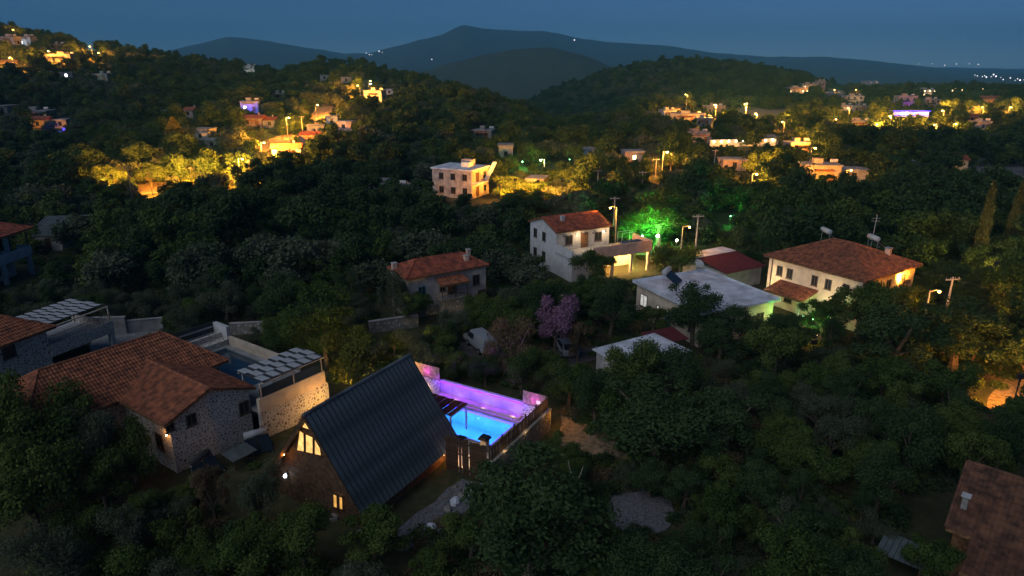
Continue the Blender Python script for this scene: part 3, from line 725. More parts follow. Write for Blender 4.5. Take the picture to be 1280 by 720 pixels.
def villa():
    t = thing('stone_villa', VF.loc(), VF.a, 'white rubble-stone villa with two crossing terracotta hip roofs', 'villa')
    w, ze, zr = 3.49, 4.0, 5.33
    k = (zr - ze) / w
    # wing with gable to the right
    B(-w + 0.45, w - 0.45, 0.3, 9.0, -0.5, ze - 0.02).part('wall', 'stone', t)
    MB().prism([(-w + 0.45, 0.3, ze - 0.02), (w - 0.45, 0.3, ze - 0.02), (0, 0.3, zr - 0.2)], (0, 0.3, 0)).part('gable_wall', 'stone', t)
    gable_roof(t, -w, w, 0, 9.4, ze, zr, 'tile', along='y')
    # main body
    B(-9.0, 4.6, 6.6, 14.0, -0.5, ze - 0.02).part('wall', 'stone', t)
    hip_roof(t, -9.6, 5.2, 6.0, 14.6, ze, 6.4, 3.1, 'tile', hip2=2.9)
    # openings on the gable face and its side
    q = VF.on('y', 0.3, 239, 524); window(t, (q[0], 0.3, q[2] - 0.45), -90, 0.75, 0.85)
    q = VF.on('y', 0.3, 212, 532); window(t, (q[0], 0.3, q[2] - 0.4), -90, 0.6, 0.8)
    q = VF.on('y', 0.3, 305, 495); window(t, (min(q[0], w - 1.0), 0.3, 2.2), -90, 0.8, 1.0)
    for y in (2.0, 4.5): window(t, (-w + 0.45, y, 1.4), 180, 0.9, 1.2)
    for x in (-7.6, -5.2): window(t, (x, 6.6, 1.6), -90, 1.0, 1.3)
    # porch lamp below the near eave
    lm = B(-w + 0.33, -w + 0.44, 0.5, 0.62, 3.0, 3.15).part('porch_lamp', 'steel', t); MB().ball((-w + 0.28, 0.56, 3.02), 0.05).part('bulb', E_WARM, lm)
    light(lm, (-w + 0.1, 0.75, 2.95), SODIUM, 14, 0.06)
    foot_rect(VF, -9.6, 5.2, 6, 14.6, 1.0); foot_rect(VF, -w, w, 0, 6, 1.0)
    # terrace block right of the wing
    t = thing('villa_terrace', VF.loc(), VF.a, 'raised villa terrace with warm-lit cream parapet over stone wall', 'terrace')
    fz = 2.4
    B(w - 0.4, 9.1, -0.75, -0.45, -0.5, fz - 0.1).part('stone_wall', 'stone', t)
    B(w - 0.42, 9.15, -0.82, -0.5, fz - 0.098, fz + 1.0).part('parapet', 'cream', t)
    B(w - 0.35, 9.1, -0.45, 3.0, fz - 0.25, fz).part('floor_slab', 'paving', t)
    B(9.1, 9.4, -0.8, 12.5, -0.5, fz - 0.1).part('stone_wall', 'stone', t)
    B(9.12, 9.38, 5.2, 12.3, fz - 0.098, fz + 0.85).part('parapet', 'beige', t)
    # railing of dark glass under the pergola
    B(w - 0.2, 9.0, -0.70, -0.66, fz + 1.0, fz + 1.75).part('glass_railing', 'glass_rail', t)
    for x in (w - 0.1, 6.3, 9.0): B(x - 0.05, x + 0.05, -0.72, -0.62, fz + 1.002, 4.5).part('post', 'cream', t)
    B(5.0, 9.1, 3.0, 12.5, -0.5, fz - 0.5).part('pool_base', 'stone', t)
    B(4.65, 5.0, 3.0, 12.5, fz - 0.8, fz).part('pool_side', 'paving', t); B(5.0, 9.1, 12.0, 12.5, fz - 0.5, fz + 0.02).part('pool_side', 'paving', t)
    B(8.6, 9.1, 3.0, 12.0, fz - 0.5, fz + 0.02).part('pool_side', 'paving', t); B(5.0, 8.6, 3.0, 3.4, fz - 0.5, fz + 0.02).part('pool_side', 'paving', t)
    MB().add([(5.0, 3.4, fz - 0.12), (8.6, 3.4, fz - 0.12), (8.6, 12.0, fz - 0.12), (5.0, 12.0, fz - 0.12)], [(0, 1, 2, 3)]).part('pool_water', mat('unlit_pool_water', (0.02, 0.05, 0.085), 0.08, 0.2, 1.0, spec=0.5), t, label='unlit dark blue pool water')
    # low stone wall and louvred fence beyond
    B(5.2, 9.4, 13.4, 13.7, -0.5, 3.4).part('stone_wall', 'stone', t)
    B(5.2, 9.4, 12.5, 13.4, -0.5, 2.9).part('stone_bench', 'stone', t)
    B(9.15, 9.5, 12.5, 14.6, -0.5, 4.1).part('pillar_wall', 'white', t)
    for k2 in range(9): B(5.2, 9.5, 14.68, 14.74, 2.4 + k2 * 0.2, 2.54 + k2 * 0.2).part('louvre', 'shade_dark' if k2 % 3 else 'steel', t)
    for x in (5.3, 7.3, 9.3): B(x - 0.05, x + 0.05, 14.745, 14.83, -0.5, 4.2).part('fence_post', 'black', t)
    foot_rect(VF, 3, 9.5, -0.8, 14.8, 1.0)
    t = thing('pergola', VF.loc(), VF.a, 'villa terrace pergola roofed with staggered white shade panels', 'pergola')
    for x in (3.9, 6.4, 9.0):
        for y in (2.2,): B(x - 0.06, x + 0.06, y - 0.06, y + 0.06, fz + 0.002, 4.5).part('post', 'white', t)
    B(3.55, 9.25, -0.8, -0.7, 4.502, 4.6).part('beam', 'cream', t); B(3.55, 9.25, 2.15, 2.25, 4.502, 4.6).part('beam', 'cream', t)
    woven(t, 3.55, 9.25, -0.85, 2.35, 4.68, 6, 3)
    # sunbed on the terrace
    p = VF.world((4.85, 5.6, fz)); s = thing('sunbed', p, VF.a + R(90), 'white sunbed lying beside the unlit villa pool', 'sunbed')
    B(-0.9, 0.9, -0.19, 0.19, 0.22, 0.34).part('mattress', 'white', s)
    for a in (-0.8, 0.8): B(a - 0.03, a + 0.03, -0.16, 0.16, 0, 0.218).part('leg', 'white', s)
    # lamp that warms the outside of the terrace wall and the tree by it
    p = VF.world((8.0, -2.4, 0)); s = thing('garden_lamp', p, 0, 'garden lamp post between the villa terrace wall and the cabin', 'lamp')
    MB().tube([(0, 0, 0), (0, 0, 1.1)], 0.035).part('post', 'black', s); MB().ball((0, 0, 1.17), 0.06).part('bulb', E_WARM, s); light(s, (0.1, 0, 1.5), (1.0, 0.5, 0.12), 260, 0.1)
    clear([(95, 462), (150, 430), (201, 413), (242, 446), (322, 480), (375, 432), (408, 436), (410, 505), (385, 520), (330, 540), (300, 560), (215, 556), (204, 536), (150, 508), (120, 490)], 60)
    clear([(212, 402), (272, 399), (290, 420), (345, 440), (330, 450), (270, 470), (225, 442)], 62)
villa()
def solar_heater(fr_loc, rz, label, group=None, m='steel', s=1.0):
    t = thing('solar_water_heater', fr_loc, rz, label, 'water heater', group)
    t.scale = (s, s, s)
    MB().tube([(-0.95, 0.75, 1.5), (-0.9, 0.75, 1.5), (0.9, 0.75, 1.5), (0.95, 0.75, 1.5)], [0.18, 0.3, 0.3, 0.18], 12).part('tank', m, t, smooth=True)
    for x in (-0.55, 0.55):
        MB().prism([(x - 0.48, -0.75, 0.25), (x + 0.48, -0.75, 0.25), (x + 0.48, 0.55, 1.2), (x - 0.48, 0.55, 1.2)], (0, -0.03, 0.06)).part('collector', 'glass', t)
    for x in (-0.9, 0.9):
        MB().tube([(x, 0.75, 0), (x, 0.75, 1.25)], 0.03, 4).part('leg', 'steel', t); MB().tube([(x, -0.7, 0), (x, -0.7, 0.25)], 0.03, 4).part('leg', 'steel', t)
        MB().tube([(x, -0.8, 0.18), (x, 0.8, 1.25)], 0.03, 4).part('frame_bar', 'steel', t)
    return t
p = VF.world((1.9, -1.9, 0.0)); solar_heater(p, VF.a + R(-20), 'white solar water heater at the foot of the villa gable', m='white', s=0.85); foot(p.x, p.y, 1.8)
p = VF.world((-1.9, -1.6, 0.0)); solar_heater(p, VF.a + R(10), 'dark-tanked solar water heater under the villa corner', m='shade_dark', s=0.85); foot(p.x, p.y, 1.8)
def shelter():
    p = VF.world((0.2, -2.2, 0)); t = thing('lean_to_shelter', p, VF.a, 'low lean-to with pale sheet roof between the two ground water heaters', 'shelter')
    for x in (-0.7, 0.7):
        for y in (-0.5, 0.5): B(x - 0.04, x + 0.04, y - 0.04, y + 0.04, 0, 0.9).part('post', 'wood', t)
    MB().prism([(-0.95, -0.7, 0.9), (0.95, -0.7, 0.9), (0.95, 0.7, 1.05), (-0.95, 0.7, 1.05)], (0, 0, 0.05)).part('sheet_roof', 'corrugated', t)
    clear([(215, 556), (312, 520), (316, 545), (265, 580), (225, 580)], 44)
shelter()

# ------------------------------------------------------------------ upper-left stone house with balcony and carport
UF = Frame(-40.55, 55.3, 0.0, 70.0)
def upper_left():
    t = thing('stone_house', UF.loc(), UF.a, 'white speckled stone house with terracotta hip roof and carport balcony', 'house')
    # x runs along the facade (away), facade plane y = 0, house body to the left (+y)
    B(-8.0, 0.0, 0.0, 6.2, -0.5, 4.85).part('wall', 'stone', t)
    hip_roof(t, -8.6, 0.6, -0.55, 6.8, 4.95, 6.85, 3.2, 'tile')
    q = UF.on('y', 0, 13, 447); window(t, (q[0], 0, q[2]), -90, 1.1, 1.4); window(t, (-6.2, 0, q[2]), -90, 1.1, 1.4)
    window(t, (-4.6, 0, 0.9), -90, 1.0, 1.2)
    # balcony over the carport
    B(0.0, 6.2, 0.0, 5.2, 2.45, 2.62).part('balcony_slab', 'white', t)
    B(0.004, 6.2, -0.12, 0.0, 2.2, 3.35).part('balcony_parapet', 'stone', t)
    B(6.2, 6.34, -0.12, 5.2, 2.2, 3.35).part('balcony_parapet', 'stone', t)
    rail(t, 0.1, -0.06, 6.25, -0.06, 3.35, 0.75, 0.3, 'wood_pale')
    B(5.9, 6.3, -0.1, 0.3, -0.5, 2.198).part('pillar', 'white', t); B(5.9, 6.3, 4.8, 5.15, -0.5, 2.448).part('pillar', 'white', t)
    B(0.0, 6.0, 4.9, 5.19, -0.5, 2.448).part('carport_wall', 'wood_pale', t)
    door(t, (-0.002 + 0.0, 2.0, 2.63), 0, 1.0, 2.0, 'glass')
    s = thing('pergola', UF.loc(), UF.a, 'balcony pergola with blue-white checkered shade panels', 'pergola')
    for x, y in ((6.15, 0.02), (6.15, 4.9), (0.9, 4.9)): B(x - 0.05, x + 0.05, y - 0.05, y + 0.05, 2.63 if y > 0.1 or x < 6 else 3.36, 4.75).part('post', 'cream', s)
    B(0.7, 6.2, -0.02, 0.07, 4.752, 4.85).part('beam', 'cream', s); B(0.7, 6.2, 4.86, 4.95, 4.752, 4.85).part('beam', 'cream', s)
    woven(s, 0.7, 6.3, 0.6, 5.0, 4.95, 7, 4)
    foot_rect(UF, -8, 6.3, 0, 6, 1.0)
    clear([(0, 382), (19, 379), (45, 372), (106, 378), (122, 405), (118, 440), (112, 455), (60, 466), (40, 470), (0, 468)], 62)
upper_left()
sheet('courtyard', [(112, 436), (118, 418), (150, 414), (205, 416), (190, 424), (150, 436), (118, 447)], 'paving', 0.03, label='grey paved courtyard between the two stone villas')
clear([(116, 418), (200, 414), (150, 436), (118, 444)], 62)
def garden_wall(pa, pb, h, m, label, thick=0.3, z=0.0, name='garden_wall'):
    a, b = G(*pa, z), G(*pb, z); d = b - a; L = d.length
    t = thing(name, (a.x, a.y, z), math.atan2(d.y, d.x), label, 'wall')
    B(0, L, -thick / 2, thick / 2, -0.6, h).part('wall_body', m, t)
    B(-0.04, L + 0.04, -thick / 2 - 0.04, thick / 2 + 0.04, h + 0.002, h + 0.08).part('wall_cap', 'grey', t)
    for k in range(int(L / 2) + 1): foot(a.x + d.x * min(1, k * 2 / L), a.y + d.y * min(1, k * 2 / L), 1.6)
    return t
garden_wall((117, 419), (160, 418), 1.9, 'grey', 'tall grey block wall behind the paved courtyard')
clear([(117, 389), (160, 389), (160, 416), (117, 418)], 66)
garden_wall((162, 417), (205, 413), 1.4, 'grey', 'lower grey block wall continuing behind the paved courtyard')
clear([(160, 396), (204, 394), (204, 412), (162, 415)], 66)
garden_wall((289, 418), (330, 416), 1.2, 'stone_dark', 'short grey rubble wall above the villa terrace under trees')
clear([(290, 397), (330, 396), (330, 406), (290, 408)], 72)
garden_wall((462, 417), (523, 408), 1.3, 'stone_dark', 'long grey stone wall below the old red-roofed house')
clear([(463, 404), (522, 397), (522, 408), (463, 414)], 68)

# ------------------------------------------------------------------ far-left white house on columns, and its sheds
FF = Frame(-64.2, 82.5, 0.0, 87.0)
def far_left():
    t = thing('white_house', FF.loc(), FF.a, 'white house with red hip roof and balcony on tall square columns', 'house')
    B(-7.0, 4.0, 1.6, 7.5, -0.5, 5.9).part('wall', 'white', t)
    hip_roof(t, -8.0, 6.4, -0.3, 8.1, 6.0, 7.6, 3.4, 'tile_red')
    B(-7.0, 5.0, -0.2, 1.6, 2.8, 3.0).part('balcony_slab', 'white', t); B(-7.0, 5.0, -0.32, -0.2, 2.6, 3.9).part('balcony_parapet', 'white', t)
    B(5.0, 5.12, -0.32, 1.6, 2.6, 3.9).part('balcony_parapet', 'white', t)
    for x in (-4.6, 0.1, 4.6): B(x - 0.22, x + 0.22, -0.28, 0.16, -0.5, 2.6).part('column', 'white', t)
    for x in (-3.0, 1.9, 4.8): B(x - 0.06, x + 0.06, -0.24, -0.12, 3.9, 5.8).part('post', 'black', t)
    for x in (-5.0, -1.5, 2.2): window(t, (x, 1.6, 3.8), -90, 1.3, 1.6)
    for x in (-4.0, 1.5): window(t, (x, 1.6, 0.8), -90, 1.3, 1.3)
    foot_rect(FF, -8, 6.4, -0.3, 8, 1.2)
    clear([(0, 262), (14, 260), (46, 270), (42, 292), (42, 350), (0, 368)], 92)
    p = FF.world((14, -1.5, 0))
    for (u, v, w, d, h, m, lab, rz) in ((62, 313, 4.2, 3.6, 2.2, 'corrugated', 'nearer grey-green sheet-roofed shed beside the white house', 8), (72, 302, 5.0, 3.2, 2.6, 'corrugated', 'rear grey-green sheet-roofed shed beside the white house', 8), (108, 298, 3.4, 2.6, 2.4, 'sheet_blue', 'small shed with striped blue and white sheet roof', 12)):
        g = G(u, v, 0); s = thing('shed', (g.x, g.y, 0), R(rz), lab, 'shed')
        B(-w / 2 + 0.2, w / 2 - 0.2, 0, d, -0.3, h).part('wall', 'grey', s)
        n = 10
        rf = MB()
        for k in range(n * 2):
            x0 = -w / 2 + k * w / n / 2; zz = 0.0 if k % 2 else 0.07
            rf.prism([(x0, -0.3, h + 0.05 + zz), (x0 + w / n / 2, -0.3, h + 0.05 + zz), (x0 + w / n / 2, d + 0.3, h + 0.75 + zz), (x0, d + 0.3, h + 0.75 + zz)], (0, 0, 0.04))
        rf.part('sheet_roof', m, s)
        B(-0.4, 0.4, -0.04, -0.002, 0, 1.9).part('door', 'wood', s)
        foot(g.x, g.y + d / 2, max(w, d) / 2 + 1.2)
    clear([(46, 287), (60, 283), (126, 281), (124, 294), (96, 318), (50, 318)], 96)
far_left()

# ------------------------------------------------------------------ old stone house in the middle
SF = Frame(-11.27, 69.6, 0.0, 32.5)
def old_house():
    L, ze = 10.3, 4.8
    t = thing('old_house', SF.loc(), SF.a, 'old pale stone house with weathered red tile roof and roofed balcony', 'house')
    B(0.3, L - 0.3, 0.35, 5.0, -0.5, ze - 0.03).part('wall', 'old_plaster', t)
    B(0.28, L - 0.28, 0.33, 5.02, -0.5, 1.2).part('stone_plinth', 'stone_dark', t)
    hip_roof(t, 0, L, 0, 5.3, ze, 6.0, 2.3, 'tile_red')
    for (x, y, z, s, h) in ((8.0, 1.3, 5.1, 0.5, 1.1), (9.0, 2.6, 5.5, 0.4, 1.0), (0.3, 3.9, 5.0, 0.5, 0.9)):
        c = B(x - s / 2, x + s / 2, y - s / 2, y + s / 2, z - 0.3, z + h - 0.3).part('chimney', 'pink', t); B(x - s / 2 - 0.06, x + s / 2 + 0.06, y - s / 2 - 0.06, y + s / 2 + 0.06, z + h - 0.298, z + h - 0.22).part('chimney_cap', 'grey', c)
    window(t, (1.9, 0.35, 2.3), -90, 0.9, 1.3, fr='blue_door'); window(t, (8.7, 0.35, 2.6), -90, 0.9, 1.2); door(t, (9.4, 0.33, 0.15), -90, 0.8, 1.7, 'wood')
    # balcony with tiled canopy on posts
    B(3.6, 6.9, -1.1, 0.34, 1.9, 2.08).part('balcony_slab', 'stone_dark', t); B(3.9, 6.6, -0.95, 0.32, -0.5, 1.9).part('stone_base', 'stone_dark', t)
    slope(t, [(3.4, -1.25, 3.75), (7.1, -1.25, 3.75), (6.8, 0.34, 4.25), (3.7, 0.34, 4.25)], 'tile')
    for x in (3.7, 5.3, 6.8): MB().tube([(x, -1.0, 2.08), (x, -1.0, 3.6)], 0.05, 6).part('post', 'wood', t)
    rail(t, 3.7, -1.0, 6.8, -1.0, 2.08, 0.85, 0.3, 'wood'); door(t, (5.6, 0.35, 2.08), -90, 0.9, 1.75, 'wood'); window(t, (4.4, 0.35, 2.6), -90, 0.7, 0.9)
    foot_rect(SF, 0, L, -1, 5.3, 1.2)
    clear([(494, 330), (578, 312), (616, 326), (612, 372), (585, 376), (548, 384), (533, 374), (512, 366)], 78)
old_house()

# ------------------------------------------------------------------ two-storey house with red roof and lit upper terrace
HF = Frame(5.75, 86.4, 0.0, 27.0)
def terrace_house():
    L, hw, ze, zr = 8.9, 3.9, 5.8, 7.05
    t = thing('terrace_house', HF.loc(), HF.a, 'two-storey house with red gable roof and lit pink upper terrace', 'house')
    B(0.25, L - 0.3, 0.4, 2 * hw - 0.3, -0.5, ze - 0.03).part('wall', 'white', t)
    MB().prism([(0.25, 0.4, ze - 0.03), (0.25, 2 * hw - 0.3, ze - 0.03), (0.25, hw, zr - 0.2)], (0.3, 0, 0)).part('gable_wall', 'white', t)
    MB().prism([(L - 0.6, 0.4, ze - 0.03), (L - 0.6, 2 * hw - 0.3, ze - 0.03), (L - 0.6, hw, zr - 0.2)], (0.29, 0, 0)).part('gable_wall', 'white', t)
    gable_roof(t, 0, L, 0, 2 * hw, ze, zr, 'tile_red')
    c = B(2.2, 2.7, 2.4, 2.8, 6.2, 7.2).part('chimney', 'white', t); B(2.14, 2.76, 2.34, 2.86, 7.202, 7.28).part('chimney_cap', 'white', c)
    for y, z in ((6.0, 3.9), (3.6, 3.9), (6.0, 1.2), (3.6, 1.2)): window(t, (0.25, y, z), 180, 0.9, 1.2)
    # ground floor block in front carrying the terrace
    B(0.25, 2.9, -3.6, 0.4, -0.5, 3.0).part('lower_wall', 'white', t)
    B(0.1, 12.5, -3.7, 0.395, 3.0, 3.2).part('terrace_slab', 'grey', t)
    B(0.1, 0.25, -3.85, 0.39, 3.202, 4.2).part('terrace_parapet', 'white', t)
    B(3.3, 12.5, -3.85, -3.7, 2.7, 4.25).part('terrace_parapet', 'pink', t)
    B(12.5, 12.65, -3.85, 0.39, 2.7, 4.25).part('terrace_parapet', 'pink', t)
    B(0.26, 3.298, -3.83, -3.7, 2.7, 3.6).part('terrace_parapet', 'white', t)
    B(2.9, 12.5, 0.0, 0.39, -0.5, 2.998).part('patio_wall', 'cream', t)
    for x in (3.2, 6.5, 9.5, 12.3): B(x - 0.15, x + 0.15, -3.7, -3.4, -0.5, 2.698).part('pillar', 'cream', t)
    door(t, (4.6, 0.4, 3.2), -90, 0.95, 2.0, 'wood_mid')
    for x in (2.2, 6.8): window(t, (x, 0.4, 3.9), -90, 1.1, 1.2)
    me = MB().ball((0, 0, 0), 0.11, 6, 4).mesh('flower_pot', 'wood')
    for k in range(7): obj('hanging_pot', me, t, loc=(1.2 + k * 1.05 + (0.3 if k > 3 else 0), 0.05, 5.15))
    # white metal table frame on the terrace
    for x in (9.6, 11.6):
        for y in (-1.2, -0.2): MB().tube([(x, y, 3.2), (x, y, 4.9)], 0.04, 4).part('frame_post', 'white', t)
    for y in (-1.2, -0.2): MB().tube([(9.6, y, 4.9), (11.6, y, 4.9)], 0.04, 4).part('frame_beam', 'white', t)
    B(8.8, 12.0, -3.4, -1.6, 3.9, 3.96).part('dark_panel', 'glass', t)
    lm = B(3.4, 3.5, 0.28, 0.39, 5.0, 5.1).part('terrace_lamp', E_WARM, t); light(lm, (3.45, -0.6, 5.0), WARM, 110, 0.1)
    lm = B(7.6, 7.7, 0.28, 0.39, 5.0, 5.1).part('terrace_lamp', E_WARM, t); light(lm, (7.65, -0.6, 5.0), WARM, 110, 0.1)
    for x in (7.6, 11.0):
        lm = MB().ball((x, -1.7, 2.4), 0.1).part('patio_lamp', E_WARM, t); light(lm, (x, -1.9, 2.1), (1.0, 0.52, 0.16), 1800, 0.1)
    foot_rect(HF, 0, 12.5, -4, 7.5, 1.0)
    clear([(657, 274), (678, 268), (742, 262), (772, 274), (806, 300), (804, 335), (768, 335), (755, 322), (716, 336), (700, 318), (664, 300)], 94)
terrace_house()
# lane in front of the old house with parked cars
sheet('dirt_lane', [(560, 425), (600, 405), (680, 405), (745, 425), (750, 450), (700, 462), (640, 455), (585, 448)], 'asphalt', 0.03, label='dark lane with parked cars below the old house')

# ------------------------------------------------------------------ flat-roofed house and low flat roof
LF = Frame(13.4, 72.5, 0.0, 25.0)
def flat_house():
    L, W, ze = 10.3, 11.6, 3.75          # x along the back-left edge, y negative towards the camera
    t = thing('flat_roof_house', LF.loc(), LF.a, 'single-storey house with broad pale flat roof and green-lit end wall', 'house')
    B(0.4, L - 0.4, -W + 0.5, -0.4, -0.5, ze - 0.22).part('wall', 'cream', t)
    B(0, L, -W, 0, ze - 0.2, ze).part('roof_slab', 'slab', t)
    rng = random.Random(2)
    for a in (B(0.0, L, -0.14, 0.0, ze + 0.002, ze + 0.12), B(0.0, 0.14, -W, -0.142, ze + 0.002, ze + 0.12), B(L - 0.14, L, -W, -0.142, ze + 0.002, ze + 0.12)): a.part('roof_kerb', 'slab', t)
    window(t, (0.4, -1.8, 1.2), 180, 1.3, 1.4, lit=E_WINW); window(t, (0.4, -4.4, 1.3), 180, 0.5, 0.9, lit=E_WINW, bars=0); door(t, (0.4, -6.2, 0), 180, 0.9, 2.0, 'blue_door')
    for y in (-8.2, -10): window(t, (0.4, y, 1.2), 180, 1.0, 1.2)
    for x in (1.6, 4.4, 8.2): window(t, (x, -W + 0.5, 1.3), -90, 1.0, 1.1)
    door(t, (6.4, -W + 0.5, 0), -90, 0.9, 2.0, 'wood_mid')
    foot_rect(LF, 0, L, -W, 0, 1.0)
    d = thing('satellite_dish', LF.world((8.6, -0.7, ze)), LF.a, 'pale satellite dish at the back edge of the flat roof', 'satellite dish')
    MB().tube([(0, 0, 0), (0, 0, 0.9)], 0.03, 5).part('mast', 'steel', d)
    dm = MB(); dm.tube([(0, -0.12, 1.15), (0, -0.1, 1.12), (0, 0.02, 1.05), (0, 0.05, 1.04)], [0.55, 0.52, 0.25, 0.02], 12); dm.part('dish', 'white', d)
    MB().tube([(0, 0.0, 1.0), (0, -0.6, 1.1)], 0.02, 4).part('feed_arm', 'steel', d)
    solar_heater(LF.world((3.2, -3.0, ze)), LF.a + R(35), 'white solar water heater standing on the broad flat roof', m='white')
    p = LF.world((9.0, -W - 0.6, 0)); s = thing('wall_light', p, 0, 'garden spotlight shining green on the flat house end wall', 'lamp'); MB().tube([(0, 0, 0), (0, 0, 0.5)], 0.03).part('stake', 'black', s); MB().ball((0, 0, 0.55), 0.07).part('bulb', E_GREEN, s)
    spot(s, (0.6, -1.2, 0.9), (-0.75, 1, 0.35), (0.55, 1.0, 0.25), 260, 80, 0.1); spot(s, (1.2, -1.0, 1.0), (-0.5, 1, 0.3), WARM, 120, 80, 0.1)
    clear([(788, 347), (884, 334), (980, 370), (965, 404), (925, 402), (900, 384), (870, 376), (835, 372), (822, 384), (800, 380)], 80)
flat_house()
def low_roof():
    a, b, c = G(740, 436, 2.4), G(818, 416, 2.4), G(856, 441, 2.4)
    e1, e2 = b - a, c - b
    ang = math.atan2(e1.y, e1.x); fr = Frame(a.x, a.y, 0, math.degrees(ang)); q = fr.local(c); W = -q[1]
    t = thing('flat_roof_shed', fr.loc(), fr.a, 'low outbuilding with pale blue-grey flat sheet roof among trees', 'shed')
    L = e1.length
    B(0.3, L - 0.3, -W + 0.3, -0.3, -0.4, 2.25).part('wall', 'grey', t)
    n = 6
    for k in range(n): B(k * L / n + 0.01, (k + 1) * L / n - 0.01, -W, 0, 2.3, 2.4).part('roof_sheet', 'slab', t)
    door(t, (L * 0.6, -W + 0.3, 0), -90, 0.9, 1.9, 'wood')
    foot_rect(fr, 0, L, -W, 0, 0.8)
    clear([(738, 436), (818, 414), (858, 440), (848, 447), (816, 424), (762, 438)], 64)
    p = G(835, 428, 2.0); s = thing('dark_red_awning', (p.x, p.y + 1.5, 0), R(25), 'dark red awning roof behind the low outbuilding', 'awning')
    for x in (-1.6, 1.6):
        for y in (-1, 1): B(x - 0.04, x + 0.04, y - 0.04, y + 0.04, 0, 1.9).part('post', 'wood', s)
    MB().prism([(-1.9, -1.3, 1.85), (1.9, -1.3, 1.85), (1.9, 1.3, 2.15), (-1.9, 1.3, 2.15)], (0, 0, 0.06)).part('awning_sheet', 'dark_red', s)
    clear([(815, 414), (858, 420), (866, 436), (838, 428)], 64); foot(p.x, p.y + 1.5, 2.5)
low_roof()

# ------------------------------------------------------------------ right: big house with hip roof
RF = Frame(28.95, 75.9, 0.0, 33.84)
def hip_house():
    W, D, ze, zr = 12.2, 11.2, 5.75, 7.9
    t = thing('hip_roof_house', RF.loc(), RF.a, 'large cream house with broad terracotta hip roof and lamplit stone end', 'house')
    # local: x to the back, y negative along the front
    B(0.5, D - 0.5, -W + 0.5, -0.5, -0.5, ze - 0.03).part('wall', 'cream', t)
    B(0.49, D - 0.49, -W + 0.47, -W + 0.499, -0.5, ze - 0.03).part('stone_face', 'stone_warm', t)
    # hip roof with its ridge along y
    a, b = (D / 2, -4.9, zr), (D / 2, -W + 4.9, zr)
    c = [(0, 0, ze), (0, -W, ze), (D, -W, ze), (D, 0, ze)]
    slope(t, [c[0], c[1], b, a], 'tile'); slope(t, [c[1], c[2], b, b], 'tile'); slope(t, [c[2], c[3], a, b], 'tile'); slope(t, [c[3], c[0], a, a], 'tile')
    up = lambda p: (p[0], p[1], p[2] + 0.03)
    caps(t, [(up(a), up(b)), (up(c[0]), up(a)), (up(c[3]), up(a)), (up(c[1]), up(b)), (up(c[2]), up(b))])
    for y in (-2.0, -3.3, -6.4, -8.0, -10.0): window(t, (0.5, y, 3.7), 180, 0.75, 1.15)
    for y in (-3.5, -7.5): window(t, (0.5, y, 0.9), 180, 1.0, 1.2)
    for x in (2.5, 5.5, 8.5): window(t, (x, -W + 0.47, 3.7), -90, 0.9, 1.2); window(t, (x, -W + 0.47, 0.9), -90, 0.9, 1.2)
    q = B(8.0, 8.5, -W + 2.2, -W + 2.7, 6.2, 7.5).part('chimney', 'pink', t); B(7.94, 8.56, -W + 2.14, -W + 2.76, 7.502, 7.58).part('chimney_cap', 'grey', q)
    MB().tube([(0.42, -1.0, 0), (0.42, -1.0, ze - 0.2)], 0.06, 6).part('drainpipe', 'black', t)
    slope(t, [(-2.4, -2.2, 2.6), (-2.4, -7.0, 2.6), (0.5, -7.0, 3.3), (0.5, -2.2, 3.3)], 'tile', name='porch_roof')
    for y in (-2.6, -6.6): B(-2.2, -2.05, y - 0.08, y + 0.08, -0.5, 2.4).part('porch_post', 'white', t)
    lm = MB().ball((0.2, -1.6, 2.2), 0.09).part('porch_lamp', E_WARM, t); light(lm, (-1.2, -1.6, 3.2), WARM, 260, 0.1); light(lm, (-1.6, -8.5, 3.4), WARM, 260, 0.1)
    foot_rect(RF, 0, D, -W, 0, 1.2)
    solar_heater(RF.world((D - 0.6, -1.6, ze + 0.3)), RF.a + R(60), 'white solar water heater behind the hip roof ridge, beside a low dish', m='white')
    solar_heater(RF.world((D - 0.4, -7.3, ze + 0.6)), RF.a + R(60), 'white solar water heater behind the hip roof, below a tall aerial', m='white')
    p = RF.world((D - 0.2, -6.3, ze + 0.3)); s = thing('aerial_mast', p, 0, 'tall thin aerial mast behind the large hip roof', 'aerial')
    MB().tube([(0, 0, 0), (0.15, 0, 4.2)], 0.035, 5).part('mast', 'white', s)
    for z in (3.5, 3.8): MB().tube([(-0.4, 0, z), (0.6, 0, z)], 0.015, 4).part('crossbar', 'white', s)
    clear([(950, 316), (1042, 294), (1070, 300), (1157, 330), (1150, 352), (1120, 350), (1083, 355), (1060, 345), (1015, 335), (1010, 360), (958, 356)], 84)
hip_house()

